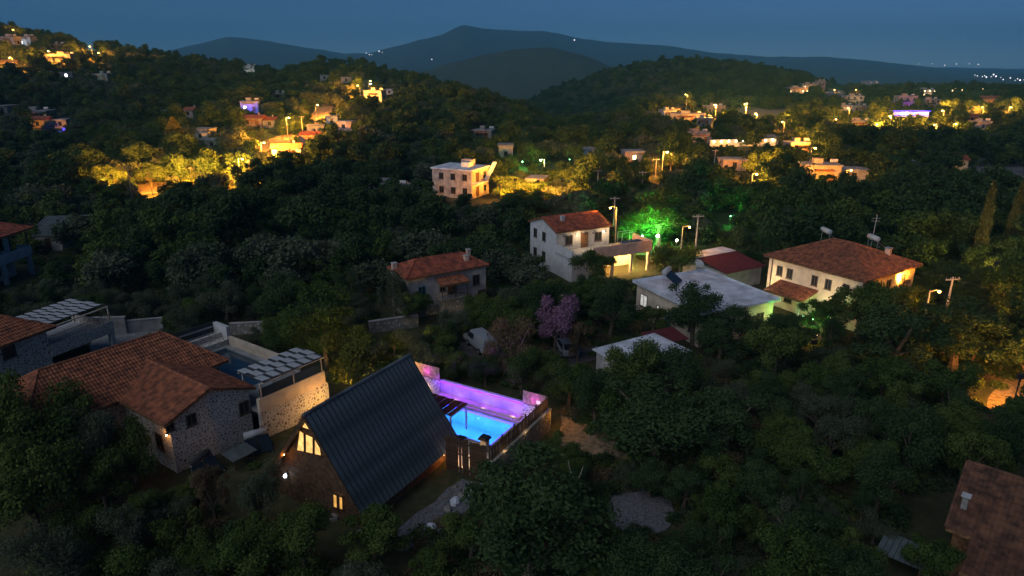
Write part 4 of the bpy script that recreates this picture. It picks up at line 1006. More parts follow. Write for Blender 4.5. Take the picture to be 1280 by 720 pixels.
# ------------------------------------------------------------------ bottom right: near house with terracotta roof
NF = Frame(25.6, 33.4, 0.0, -42.0)
def near_house():
    # x runs along the ridge towards the camera and right; near slope falls to the right hand (-y) side
    t = thing('near_house', NF.loc(), NF.a, 'dark terracotta gable-roofed house with little white flue cap', 'house')
    ze, zr, hw = 3.0, 5.6, 3.2
    B(0.35, 13.5, -hw + 0.4, hw - 0.4, -0.5, ze - 0.05).part('wall', 'wood_mid', t)
    MB().prism([(0.35, -hw + 0.4, ze - 0.05), (0.35, hw - 0.4, ze - 0.05), (0.35, 0, zr - 0.2)], (0.3, 0, 0)).part('gable_wall', 'wood_mid', t)
    gable_roof(t, 0, 14, -hw, hw, ze, zr, 'tile_dimmed')
    MB().tube([(0, -hw, ze + 0.02), (0, 0, zr + 0.05)], 0.1, 6).part('verge', 'tile_dimmed', t)
    q = NF.local(G(1207, 625, 4.9)); c = B(q[0] - 0.14, q[0] + 0.14, q[1] - 0.14, q[1] + 0.14, q[2] - 0.5, q[2] + 0.25).part('flue', 'stone_dark', t); B(q[0] - 0.22, q[0] + 0.22, q[1] - 0.22, q[1] + 0.22, q[2] + 0.252, q[2] + 0.32).part('flue_cap', 'white', c)
    B(1.5, 6.0, -hw - 2.2, -hw + 0.39, -0.5, 2.35).part('annex_wall', 'old_plaster', t)
    slope(t, [(1.2, -hw - 2.6, 2.45), (6.4, -hw - 2.6, 2.45), (6.4, -hw + 0.3, 3.2), (1.2, -hw + 0.3, 3.2)], 'tile_dimmed', name='annex_roof')
    door(t, (1.5, -hw - 1.2, 0), 180, 0.9, 1.9, 'wood')
    foot_rect(NF, 0, 13, -hw - 2.5, hw, 1.2)
    s = thing('veranda_canopy', G(1128, 712, 0.0), NF.a, 'pale corrugated canopy on posts beside the dark terracotta house', 'canopy')
    for x in (-1.1, 0.9):
        for y in (-0.8, 0.8): B(x - 0.05, x + 0.05, y - 0.05, y + 0.05, -0.2, 1.13).part('post', 'wood', s)
    n = 8
    for k in range(n): MB().prism([(-1.3 + k * 0.3, -1.0, 1.14), (-1.3 + k * 0.3 + 0.27, -1.0, 1.14), (-1.3 + k * 0.3 + 0.27, 1.0, 1.3), (-1.3 + k * 0.3, 1.0, 1.3)], (0, 0, 0.05)).part('canopy_sheet', 'corrugated', s)
    clear([(1208, 578), (1280, 606), (1280, 720), (1150, 720), (1165, 690), (1180, 650)], 36); clear([(1106, 690), (1140, 686), (1145, 712), (1108, 715)], 34)
near_house()

# ================================================================== lamps, poles, cars, far houses
def GH(u, v, h):
    """ground point under the place where the pixel's ray passes h metres above the terrain"""
    d = ray(u, v); t = np.geomspace(20, 9000, 3000); P = d[None, :] * t[:, None]
    below = (P[:, 2] + CAM_H) < zt(P[:, 0], P[:, 1]) + h
    i = int(np.argmax(below)) if below.any() else len(t) - 1
    p = P[i]; return Vector((p[0], p[1], float(zt(p[0], p[1]))))
LAMPM = {}
def street_lamp(u, v, h, power, label, col=SODIUM, em=None, size=0.16, group=None, pole='concrete_pole', arm=0.9):
    p = GH(u, v, h)
    side = -1 if arm >= 0 else 1; arm = abs(arm)
    t = thing('street_lamp', (p.x - side * arm, p.y, p.z), 0, label, 'street lamp', group)
    key = (h, pole, side, arm)
    if key not in LAMPM:
        LAMPM[key] = (MB().tube([(0, 0, -0.3), (0, 0, h * 0.6), (0, 0, h + 0.1)], [0.12, 0.09, 0.06], 6).mesh('pole', pole), MB().tube([(0, 0, h), (side * arm * 0.6, 0, h + 0.16), (side * arm, 0, h + 0.14)], 0.035, 5).mesh('arm', pole))
    obj('pole', LAMPM[key][0], t); obj('arm', LAMPM[key][1], t)
    hd = MB().ball((side * arm, 0, h + 0.12), size * 1.3, 8, 4, 0.4).part('lamp_head', 'steel', t)
    MB().ball((side * arm, 0, h - 0.02), size, 8, 5, 0.8).part('bulb', em or E_SOD, hd)
    light(hd, (side * arm, -0.05, h - 0.02 - size * 1.3), col, power * (2.2 if v > 240 else 3.6 if v > 190 else 3.4), 0.12)
    Y = p.y; s = 3 + 500 / max(Y, 60)
    clear([(u - s, v - s), (u + s, v - s), (u + s, v + s * 1.5), (u - s, v + s * 1.5)], Y - 1.0)
    foot(p.x - side * arm, p.y, 1.0 if v > 200 else 4.0)
    return t
SL = [  # head pixel, height, power, label
    (763, 260, 7.5, 1300, 'bright orange street lamp on pole behind the red-roofed terrace house', 1),
    (862, 284, 6.5, 300, 'orange street lamp beside the utility pole behind the flat roof', -1),
    (1174, 365, 5.5, 650, 'orange street lamp beside the lamplit stone end of the hip-roofed house', -1),
    (303, 199, 7.0, 5200, 'bright orange street lamp over the trees below the hillside road', -1),
    (361, 147, 7.0, 6500, 'orange street lamp above the white roadside house on the hillside', -1),
    (857, 118, 9.0, 9000, 'tall orange street lamp at the start of the hilltop terrace road', 1),
    (931, 130, 9.0, 26000, 'orange street lamp over the lit earth bank on the right hill', 1),
    (893, 131, 9.0, 20000, 'orange street lamp in the middle of the lit earth bank', 1),
    (944, 142, 5.0, 9000, 'low orange street lamp at the end of the lit earth bank', 1),
    (112, 58, 7.0, 7000, 'orange street lamp on the hilltop road beside the minaret', 1),
    (123, 66, 6.0, 3500, 'orange street lamp further down the hilltop road from the minaret', 1),
    (12, 72, 6.0, 5000, 'orange street lamp over the hilltop road left of the minaret', 1),
    (16, 37, 5.0, 2500, 'single orange lamp among the trees on the very crest of the hill', 1),
    (60, 64, 5.0, 2500, 'orange street lamp below the long grey hilltop building', 1),
    (447, 107, 6.0, 4200, 'orange street lamp above the lit bushes of the second knoll', 1),
    (463, 101, 6.0, 1200, 'orange street lamp at the crest road of the second knoll', -1),
    (397, 131, 6.0, 4200, 'orange street lamp on the bend of the lit hillside road', -1),
    (330, 178, 6.0, 2600, 'orange street lamp at the lower end of the lit hillside road', -1),
    (834, 190, 6.5, 2600, 'orange street lamp inside the yellow-lit tree beyond the green light', -1),
    (1011, 212, 5.0, 1800, 'orange street lamp lighting the yellow two-storey house', 1),
    (1064, 213, 5.0, 700, 'orange street lamp past the yellow two-storey house', -1),
    (946, 218, 5.0, 1500, 'orange street lamp in the yellow bushes before the pink house', -1),
    (1096, 155, 6.0, 7000, 'orange street lamp over the lit bushes below the blue-lit building', -1),
    (1112, 145, 6.0, 3500, 'orange street lamp beside the blue-lit building', 1),
    (1168, 156, 6.0, 4000, 'orange street lamp left of a pair over lit shrubs past the blue building', 1),
    (1195, 155, 6.0, 4000, 'orange street lamp right of a pair over lit shrubs past the blue building', -1),
    (1178, 138, 6.0, 4500, 'orange street lamp in the lit trees above the shrub pair', 1),
    (1228, 134, 6.0, 6000, 'orange street lamp over the lit trees below the round-roofed house', 1),
    (1264, 134, 6.0, 6000, 'orange street lamp at the end of the lit trees by the plain', -1),
    (1045, 149, 5.0, 2500, 'orange street lamp in the dark grove left of the lit bushes', -1),
    (1019, 185, 5.0, 1800, 'orange street lamp in the bush row before the long lit wall', -1),
    (978, 152, 5.0, 2000, 'orange street lamp in the shrubs under the earth bank', 1),
    (1043, 112, 6.0, 14000, 'orange street lamp lighting the bare slope at the dark hill foot', 1),
    (1070, 112, 6.0, 1500, 'small orange street lamp past the lit bare slope', 1),
    (1060, 135, 6.0, 3000, 'orange street lamp before the small cream houses on the right hill', 1),
]
for (u, v, h, pw, lab, sd) in SL: street_lamp(u, v, h, pw, lab, arm=0.9 * sd, size=0.13 if v > 250 else 0.2 if v > 190 else 0.3)
street_lamp(463, 105, 4.0, 500, 'bright white lamp at the houses of the second knoll', COOL, mat_emit('cool_lamp', (0.8, 0.95, 1), 30), 0.28)
street_lamp(676, 200, 3.5, 700, 'pale yellow lamp in the garden with green light', (0.85, 1.0, 0.35), mat_emit('pale_yellow_lamp', (0.95, 1, 0.6), 40), 0.22)
def garden_light(u, v, h, power, col, em, label, size=0.12, cl=True):
    p = GH(u, v, h); t = thing('garden_light', (p.x, p.y, p.z), 0, label, 'lamp')
    MB().tube([(0, 0, -0.2), (0, 0, h)], 0.03, 5).part('stake', 'black', t); MB().ball((0, 0, h + size), size, 8, 5).part('bulb', em, t)
    light(t, (0, -size * 1.6, h + size), col, power * 2.5, 0.1)
    if cl: clear([(u - 4, v - 4), (u + 4, v - 4), (u + 4, v + 4), (u - 4, v + 4)], p.y - 0.5)
    foot(p.x, p.y, 0.5); return t
garden_light(803, 296, 1.6, 1800, GREEN, E_GREEN, 'green floodlight under the tall green-lit tree')
garden_light(822, 297, 2.2, 260, (0.9, 1, 0.6), mat_emit('flood_white', (0.95, 1, 0.75), 60), 'bright white floodlight beside the green-lit tree', 0.2)
garden_light(846, 302, 2.0, 160, (1, 0.95, 0.7), mat_emit('flood_warm', (1, 0.95, 0.75), 45), 'second white floodlight nearer the utility pole', 0.15)
garden_light(913, 271, 1.8, 160, GREEN, E_GREEN, 'green garden light behind the dark red roof', 0.08)
garden_light(1016, 400, 0.7, 24, GREEN, E_GREEN, 'green spotlight in the bushes below the hip-roofed house', 0.07)
garden_light(1004, 396, 0.8, 6, (0.5, 1.0, 0.3), E_GREEN, 'small green lamp by the flat house corner', 0.05)
garden_light(1021, 420, 0.6, 25, WARM, E_WARM, 'small warm lamp under the bushes before the hip-roofed house', 0.07)
garden_light(653, 203, 1.5, 500, GREEN, E_GREEN, 'green garden light beside the pale yellow lamp', 0.14)
garden_light(712, 200, 1.5, 220, (0.6, 1, 0.5), E_GREEN, 'faint green garden light past the pale yellow lamp', 0.1)
garden_light(950, 291, 2.0, 120, (0.75, 1.0, 0.85), E_WHITE, 'white garden light in the pale-lit shrub by the utility wires', 0.1)
garden_light(908, 319, 1.6, 8, VIOLET, E_VIOLET, 'tiny violet lamp beside the dark red roof', 0.1)
def floodlight(u, v, h, power, label, col=SODIUM, aim=(0, 1, -0.12), cone=150):
    """added light source, unseen from the camera: shielded floodlight on a pole, its back to the valley"""
    p = GT(u, v); t = thing('floodlight', (p.x, p.y, p.z), 0, label, 'lamp'); far = p.y > 120
    MB().tube([(0, 0, -0.3), (0, 0, h)], 0.05, 5).part('pole', 'black', t); hd = B(-0.28, 0.28, -0.12, 0.12, h + 0.002, h + 0.42).part('lamp_head', 'black', t)
    B(-0.24, 0.24, 0.122, 0.14, h + 0.04, h + 0.38).part('lamp_glass', E_SOD, hd)
    spot(hd, (0, 0.3, h + 0.2), aim, col, power, cone)
    for k in range(4): foot(p.x, p.y + 2.2 * k, 0.8 + 0.5 * k)
    return t
for a in [  # unseen lamps added to brighten trees, yards, roads and walls
    (146, 256, 5.5, 43200, 'added floodlight aimed at the round yellow-lit tree by the dark pole'), (192, 252, 5.5, 67200, 'added floodlight aimed at the broad yellow-lit tree and roadside yard'), (243, 244, 5.5, 86400, 'added floodlight aimed at the pale roadside wall'),
    (315, 238, 6.0, 153600, 'added floodlight under the hillside street lamp trees'), (338, 200, 6.0, 153600, 'added floodlight before the lit lower road'),
    (644, 266, 6.0, 81000, 'added floodlight aimed at the trees beside the apartment house', SODIUM, (0.25, 1, -0.1), 100), (672, 268, 6.0, 54000, 'added floodlight aimed at the trees past the apartment house', SODIUM, (0.1, 1, -0.1), 120), (702, 268, 6.0, 27000, 'added floodlight aimed at the olives before the terrace house roof'),
    (838, 226, 6.0, 27000, 'added floodlight aimed at the far yellow-lit tree'), (1012, 242, 6.0, 27000, 'added floodlight aimed at the yellow two-storey house'), (944, 232, 6.0, 21000, 'added floodlight aimed at the bushes before the pink house'), (925, 232, 6.0, 15000, 'added floodlight aimed at the bushes left of the pink house lamp'),
    (1092, 176, 7.0, 84864, 'floodlight aimed at the orange bushes below the blue-lit building'), (1112, 174, 7.0, 84864, 'second floodlight added for the orange bushes below the blue-lit building'), (1166, 172, 7.0, 56576, 'added floodlight aimed at the left of the lit shrub pair'), (1194, 172, 7.0, 56576, 'added floodlight aimed at the right of the lit shrub pair'),
    (1178, 150, 7.0, 84864, 'added floodlight aimed at the trees above the lit shrub pair'), (1224, 150, 7.0, 99008, 'added floodlight aimed at the lit trees before the round-roofed house'), (1258, 150, 7.0, 99008, 'added floodlight aimed at the lit trees at the plain edge'),
    (1046, 160, 7.0, 42432, 'added floodlight in the dark grove left of the orange bushes'), (1017, 194, 6.0, 76800, 'added floodlight in the bush row before the long lit wall'), (976, 166, 7.0, 26520, 'added floodlight in the shrubs under the earth bank'),
    (442, 124, 7.0, 84864, 'added floodlight aimed at the lit bushes of the second knoll'), (398, 152, 7.0, 56576, 'added floodlight aimed at the lit road bend on the hillside'), (112, 80, 7.0, 84864, 'added floodlight aimed at the crest road by the minaret'), (14, 90, 7.0, 84864, 'added floodlight aimed at the hilltop lane'), (58, 80, 7.0, 42432, 'added floodlight aimed at the trees below the hilltop houses'), (1106, 156, 7.0, 56576, 'added floodlight aimed at the shrubs beside the blue-lit building'), (862, 150, 7.0, 13260, 'added floodlight aimed at the terrace road on the right hill'), (930, 156, 7.0, 26520, 'added floodlight aimed at the bare earth bank'),
    (812, 324, 2.0, 20000, 'added green floodlight in front of the tall green-lit tree', GREEN, (0.05, 1, 0.5), 90),
    (441, 520, 1.2, 2600, 'added garden floodlight under the yellow-green tree behind the cabin', (1.0, 0.62, 0.12), (0.15, 1, 0.55), 120),
    (915, 290, 1.5, 2600, 'added green floodlight below the trees behind the dark red roof', GREEN, (0, 1, 0.45), 80),
    (1016, 440, 0.8, 1100, 'added green floodlight aimed at the bush below the hip-roofed house', GREEN, (0.1, 1, 0.5), 90),
    (1262, 524, 3.5, 5000, 'added floodlight aimed along the sandy lane at the wood edge', SODIUM, (0.1, 1, -0.35), 110),
    (1124, 404, 4.5, 6000, 'added floodlight aimed at the stone end of the hip-roofed house', SODIUM, (-0.15, 1, 0.35), 120),
    (1236, 372, 4.0, 5200, 'added floodlight aimed at the two cypresses', (1.0, 0.62, 0.16), (0.1, 1, 0.3), 120),
    (1250, 446, 5.0, 1500, 'added floodlight aimed at the trees below the cypresses', SODIUM, (0, 1, 0.1), 140),
]: floodlight(*a)
garden_light(80, 163, 1.5, 600, BLUE, E_BLUE, 'blue lamp beside the orange-lit hillside terrace', 0.4)
sheet('lit_lane', [(1225, 520), (1240, 490), (1262, 470), (1310, 450), (1320, 505), (1262, 512)], 'sand', 0.05, label='sandy lane lit orange at the edge of the wood')
clear([(1228, 518), (1240, 492), (1262, 474), (1282, 466), (1282, 504), (1258, 512)], 60)
sheet('roadside_yard', [(150, 232), (185, 222), (250, 222), (300, 214), (318, 222), (250, 236), (205, 242), (170, 244)], 'sand', 0.15, label='sandy roadside yard lit orange')
clear([(178, 226), (205, 226), (206, 241), (180, 242)], 150); clear([(206, 232), (232, 226), (234, 236), (208, 240)], 150)
sheet('hillside_road', [(318, 184), (345, 172), (392, 150), (402, 130), (418, 133), (410, 148), (380, 172), (345, 186), (325, 194)], 'sand', 0.3, label='orange-lit hillside road')
clear([(325, 176), (355, 168), (360, 182), (330, 190)], 260); clear([(386, 134), (416, 131), (418, 137), (390, 146)], 360)
sheet('bank_road', [(825, 140), (850, 130), (880, 124), (880, 129), (850, 136), (830, 146)], 'sand', 0.3, label='lit terrace road on the right hill')
clear([(840, 130), (878, 122), (880, 130), (840, 140)], 420)
sheet('earth_bank', [(885, 128), (930, 128), (985, 134), (990, 142), (950, 150), (910, 152), (895, 140)], 'sand', 0.3, label='lit bare earth bank on the right hill')
clear([(888, 128), (912, 128), (914, 135), (888, 134)], 420); clear([(922, 132), (982, 134), (980, 141), (925, 144)], 420)
sheet('bare_slope', [(1026, 112), (1040, 107), (1058, 110), (1060, 118), (1040, 119)], 'sand', 0.5, label='lit bare slope at the hill foot')
clear([(1030, 108), (1057, 109), (1058, 118), (1032, 118)], 900)
sheet('crest_road', [(100, 66), (118, 52), (126, 56), (130, 70), (118, 74)], 'sand', 0.5, label='lit crest road beside the minaret'); clear([(104, 64), (114, 54), (128, 70), (120, 73)], 600)
sheet('crest_lane', [(0, 76), (22, 76), (24, 82), (0, 82)], 'sand', 0.5, label='lit lane on the hilltop'); clear([(0, 74), (22, 74), (24, 82), (0, 82)], 600)
sheet('pale_field', [(1180, 205), (1215, 196), (1320, 200), (1320, 226), (1240, 222)], 'gravel', 0.2, label='pale open field on the plain')
clear([(1205, 206), (1280, 200), (1280, 222), (1240, 218)], 230)
def utility_pole(u, vtop, vbase, label, m='pole', lamp=None):
    p = GT(u, vbase); d = math.hypot(p.x, p.y)
    # height that puts the top at vtop
    b = ray(u, vtop); h = CAM_H + b[2] * p.y / b[1] - p.z
    t = thing('utility_pole', (p.x, p.y, p.z), R(10), label, 'utility pole')
    MB().tube([(0, 0, -0.4), (0, 0, h)], [0.16, 0.09], 7).part('pole', m, t)
    B(-0.85, 0.85, -0.06, 0.06, h - 0.35, h - 0.24).part('crossarm', m, t)
    for x in (-0.75, -0.25, 0.3, 0.75): MB().tube([(x, 0, h - 0.24), (x, 0, h - 0.08)], 0.04, 5).part('insulator', 'white', t)
    foot(p.x, p.y, 0.6)
    s = 2
    clear([(u - s, vtop), (u + s, vtop), (u + s, vtop + (vbase - vtop) * 0.8), (u - s, vtop + (vbase - vtop) * 0.8)], p.y - 0.6)
    return Vector((p.x, p.y, p.z + h - 0.1))
P1 = utility_pole(868, 268, 326, 'pale concrete utility pole behind the broad flat roof', 'concrete_pole')
P2 = utility_pole(767, 246, 283, 'lamplit utility pole behind the terrace house ridge', 'concrete_pole')
P3 = utility_pole(1178, 346, 410, 'utility pole beside the hip-roofed house in dark trees', 'concrete_pole')
utility_pole(170, 208, 270, 'dark utility pole before the lit roadside yard')
utility_pole(747, 212, 232, 'far utility pole beyond the terrace house', 'concrete_pole')
utility_pole(819, 198, 224, 'far utility pole before the yellow-lit tree', 'concrete_pole')
utility_pole(802, 214, 240, 'far utility pole behind the green-lit tree', 'concrete_pole')
utility_pole(548, 227, 246, 'utility pole at the corner of the apartment house', 'concrete_pole')
utility_pole(379, 145, 172, 'utility pole before the white roadside house', 'concrete_pole')
utility_pole(626, 220, 246, 'utility pole in the orange-lit trees', 'pole')
utility_pole(893, 187, 204, 'far utility pole left of the pink flat house', 'concrete_pole')
def wire(a, b, label, off=(0, 0, 0)):
    o = Vector(off); pts = [a.lerp(b, k / 12) + o - Vector((0, 0, 4 * 0.9 * (k / 12) * (1 - k / 12))) for k in range(13)]
    MB().tube(pts, 0.018, 4).part('power_line', 'black', None, label=label, cat='cable', group='overhead wires between the poles')
wire(P2, P1, 'overhead wire from the terrace house pole to the concrete pole', (-0.7, 0, 0)); wire(P2, P1, 'second overhead wire from the terrace house pole to the concrete pole', (0.7, 0, 0))
wire(P1, P3, 'overhead wire from the concrete pole past the hip-roofed house', (0, 0, 0)); wire(P3, P3 + Vector((16, -22, 0.5)), 'overhead wire leaving the pole beside the hip-roofed house', (0, 0, 0))

def car(u, v, rz, label, s=1.0, van=False):
    p = GT(u, v); t = thing('parked_car', (p.x, p.y, p.z + 0.04), R(rz), label, 'car'); t.scale = (s, s, s)
    prof = [(-2.0, 0.35), (2.0, 0.35), (2.08, 0.6), (2.0, 0.82), (1.1, 0.95), (0.55, 1.38), (-1.1, 1.42), (-1.85, 1.0), (-2.05, 0.9), (-2.08, 0.55)] if not van else [(-2.2, 0.4), (2.2, 0.4), (2.25, 0.75), (2.1, 1.0), (1.35, 1.15), (0.9, 1.8), (-2.1, 1.85), (-2.2, 1.7)]
    b = MB(); n = len(prof)
    rows = [(-0.82, 0.93), (-0.86, 1.0), (0.86, 1.0), (0.82, 0.93)]
    for y, k in rows:
        for (x, z) in prof:
            tw = 1 - 0.16 * max(0, (z - 0.9)) / 0.5
            b.v.append((x * (k if z > 0.5 else 1), y * tw, 0.35 + (z - 0.35) * (1 if abs(y) > 0.9 else 1)))
    for r in range(3):
        for k in range(n): b.f.append((r * n + k, r * n + (k + 1) % n, (r + 1) * n + (k + 1) % n, (r + 1) * n + k))
    b.f += [tuple(range(n)), tuple(range(3 * n, 4 * n))[::-1]]
    b.part('body', 'car_white', t)
    for sy in (-1, 1):
        y = sy * 0.80
        if not van:
            MB().prism([(0.95, y, 0.98), (0.5, y * 0.92, 1.32), (-0.25, y * 0.92, 1.34), (-0.25, y, 0.98)], (0, sy * 0.06, 0)).part('side_window', 'glass', t); MB().prism([(-0.32, y, 0.98), (-0.32, y * 0.92, 1.34), (-1.05, y * 0.92, 1.34), (-1.5, y, 1.0)], (0, sy * 0.06, 0)).part('side_window', 'glass', t)
        else: MB().prism([(1.25, y, 1.15), (0.9, y * 0.95, 1.65), (0.1, y * 0.95, 1.68), (0.1, y, 1.15)], (0, sy * 0.08, 0)).part('side_window', 'glass', t)
        for x in (-1.3, 1.3):
            w = MB().tube([(x, sy * 0.66, 0.32), (x, sy * 0.88, 0.32)], 0.32, 12).part('wheel', 'tyre', t); MB().tube([(x, sy * 0.80, 0.32), (x, sy * 0.89, 0.32)], 0.18, 8).part('rim', 'steel', w)
        B(1.9, 2.1, sy * 0.62 - 0.14, sy * 0.62 + 0.14, 0.62, 0.76).part('headlight', 'glass', t)
    if not van:
        MB().prism([(1.12, -0.7, 0.97), (1.12, 0.7, 0.97), (0.58, 0.62, 1.375), (0.58, -0.62, 1.375)], (0.03, 0, 0.03)).part('windscreen', 'glass', t); MB().prism([(-1.12, -0.62, 1.4), (-1.12, 0.62, 1.4), (-1.8, 0.7, 1.02), (-1.8, -0.7, 1.02)], (-0.03, 0, 0.03)).part('rear_window', 'glass', t)
    else: MB().prism([(1.36, -0.7, 1.17), (1.36, 0.7, 1.17), (0.94, 0.66, 1.76), (0.94, -0.66, 1.76)], (0.03, 0, 0.03)).part('windscreen', 'glass', t)
    foot(p.x, p.y, 2.2); return p
car(601, 436, 118, 'white van parked beside the straw-coloured tree', van=True); clear([(586, 416), (602, 414), (616, 438), (600, 442)], 66)
car(708, 441, 100, 'small white car parked beside the mauve-flowering tree', 0.9); clear([(702, 428), (716, 428), (716, 445), (702, 445)], 66)

# ------------------------------------------------------------------ far houses
def far_house(u, v, wpx, hpx, wall, roof, label, rz=None, lit=0, depth=None, emw=None, extra=None):
    p = GT(u, v); dist = math.sqrt(p.x ** 2 + p.y ** 2 + (CAM_H - p.z) ** 2); k = dist / FPX
    w, h = max(4.0, wpx * k), max(2.6, hpx * k * 1.0)
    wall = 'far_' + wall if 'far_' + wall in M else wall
    d = depth or min(max(5.0, w * 0.6), 9.0)
    rng = random.Random(int(u * 13 + v))
    ang = rng.uniform(-18, 18) if rz is None else rz
    t = thing('far_house', (p.x, p.y + d / 2, p.z), R(ang), label, 'house')
    if wpx < 60: w = w / (abs(math.cos(R(ang))) + 0.35 * abs(math.sin(R(ang))))
    B(-w / 2, w / 2, -d / 2, d / 2, -2.5, h).part('wall', wall, t)
    if roof == 'flat':
        r = B(-w / 2 - 0.25, w / 2 + 0.25, -d / 2 - 0.25, d / 2 + 0.25, h + 0.002, h + 0.28).part('roof', 'far_slab', t)
        if w > 6: B(-w * 0.2, w * 0.05, -d * 0.1, d * 0.25, h + 0.282, h + 1.4).part('stair_hut', wall, t)
    else:
        m = 'tile_red' if roof == 'red' else 'tile'
        rf = MB().prism([(-w / 2 - 0.4, -d / 2 - 0.4, h + 0.01), (-w / 2 - 0.4, d / 2 + 0.4, h + 0.01), (-w / 2 - 0.4, 0, h + d * 0.22)], (w + 0.8, 0, 0)).part('roof', m, t)
        B(w * 0.2, w * 0.2 + 0.5, 0.3, 0.8, h + 0.4, h + d * 0.22 + 0.6).part('chimney', wall, rf)
    if w > 6:
        MB().tube([(w * 0.28, 0, h + 0.9), (w * 0.28 + 1.5, 0, h + 0.9)], 0.4, 8).part('water_tank', 'white', t) if roof == 'flat' else None
        if h > 4.5: B(-w * 0.42, w * 0.1, -d / 2 - 1.1, -d / 2 - 0.002, h * 0.48, h * 0.48 + 0.18).part('balcony', 'far_slab', t); B(-w * 0.42, w * 0.1, -d / 2 - 1.1, -d / 2 - 1.0, h * 0.48 + 0.182, h * 0.48 + 1.0).part('balcony_rail', 'black', t)
        else: B(-w * 0.3, w * 0.25, -d / 2 - 1.6, -d / 2 - 0.002, h * 0.78, h * 0.78 + 0.12).part('porch_roof', 'tile_red', t)
    fl = max(1, int(round(h / 3.0))); nx = max(1, int(w / 3.2))
    for f in range(fl):
        for i in range(nx):
            x = -w / 2 + (i + 0.5) * w / nx
            z = f * h / fl + 0.9
            if f == 0 and i == nx // 2 and nx > 1: door(t, (x, -d / 2, 0.0), -90, 1.0, 2.0); continue
            window(t, (x, -d / 2, z), -90, 1.1, min(1.3, h / fl - 1.2), lit=(emw or E_WIN) if rng.random() < lit else None)
    for f in range(fl):
        window(t, (w / 2, 0, f * h / fl + 0.9), 0, 1.1, min(1.3, h / fl - 1.2))
        window(t, (-w / 2, 0, f * h / fl + 0.9), 180, 1.1, min(1.3, h / fl - 1.2))
    foot(p.x, p.y + d / 2, max(w, d) / 2 + 1.5)
    if hpx > 4 and wpx < 60: clear([(u - wpx * 0.45, v - hpx - 2), (u + wpx * 0.45, v - hpx - 2), (u + wpx * 0.4, v - hpx * 0.4), (u - wpx * 0.4, v - hpx * 0.4)], p.y - 1)
    if extra: light(t, (0, -d / 2 - extra[2], extra[3]), extra[0], extra[1] * 0.45, 0.3)
    return t, w, h, d
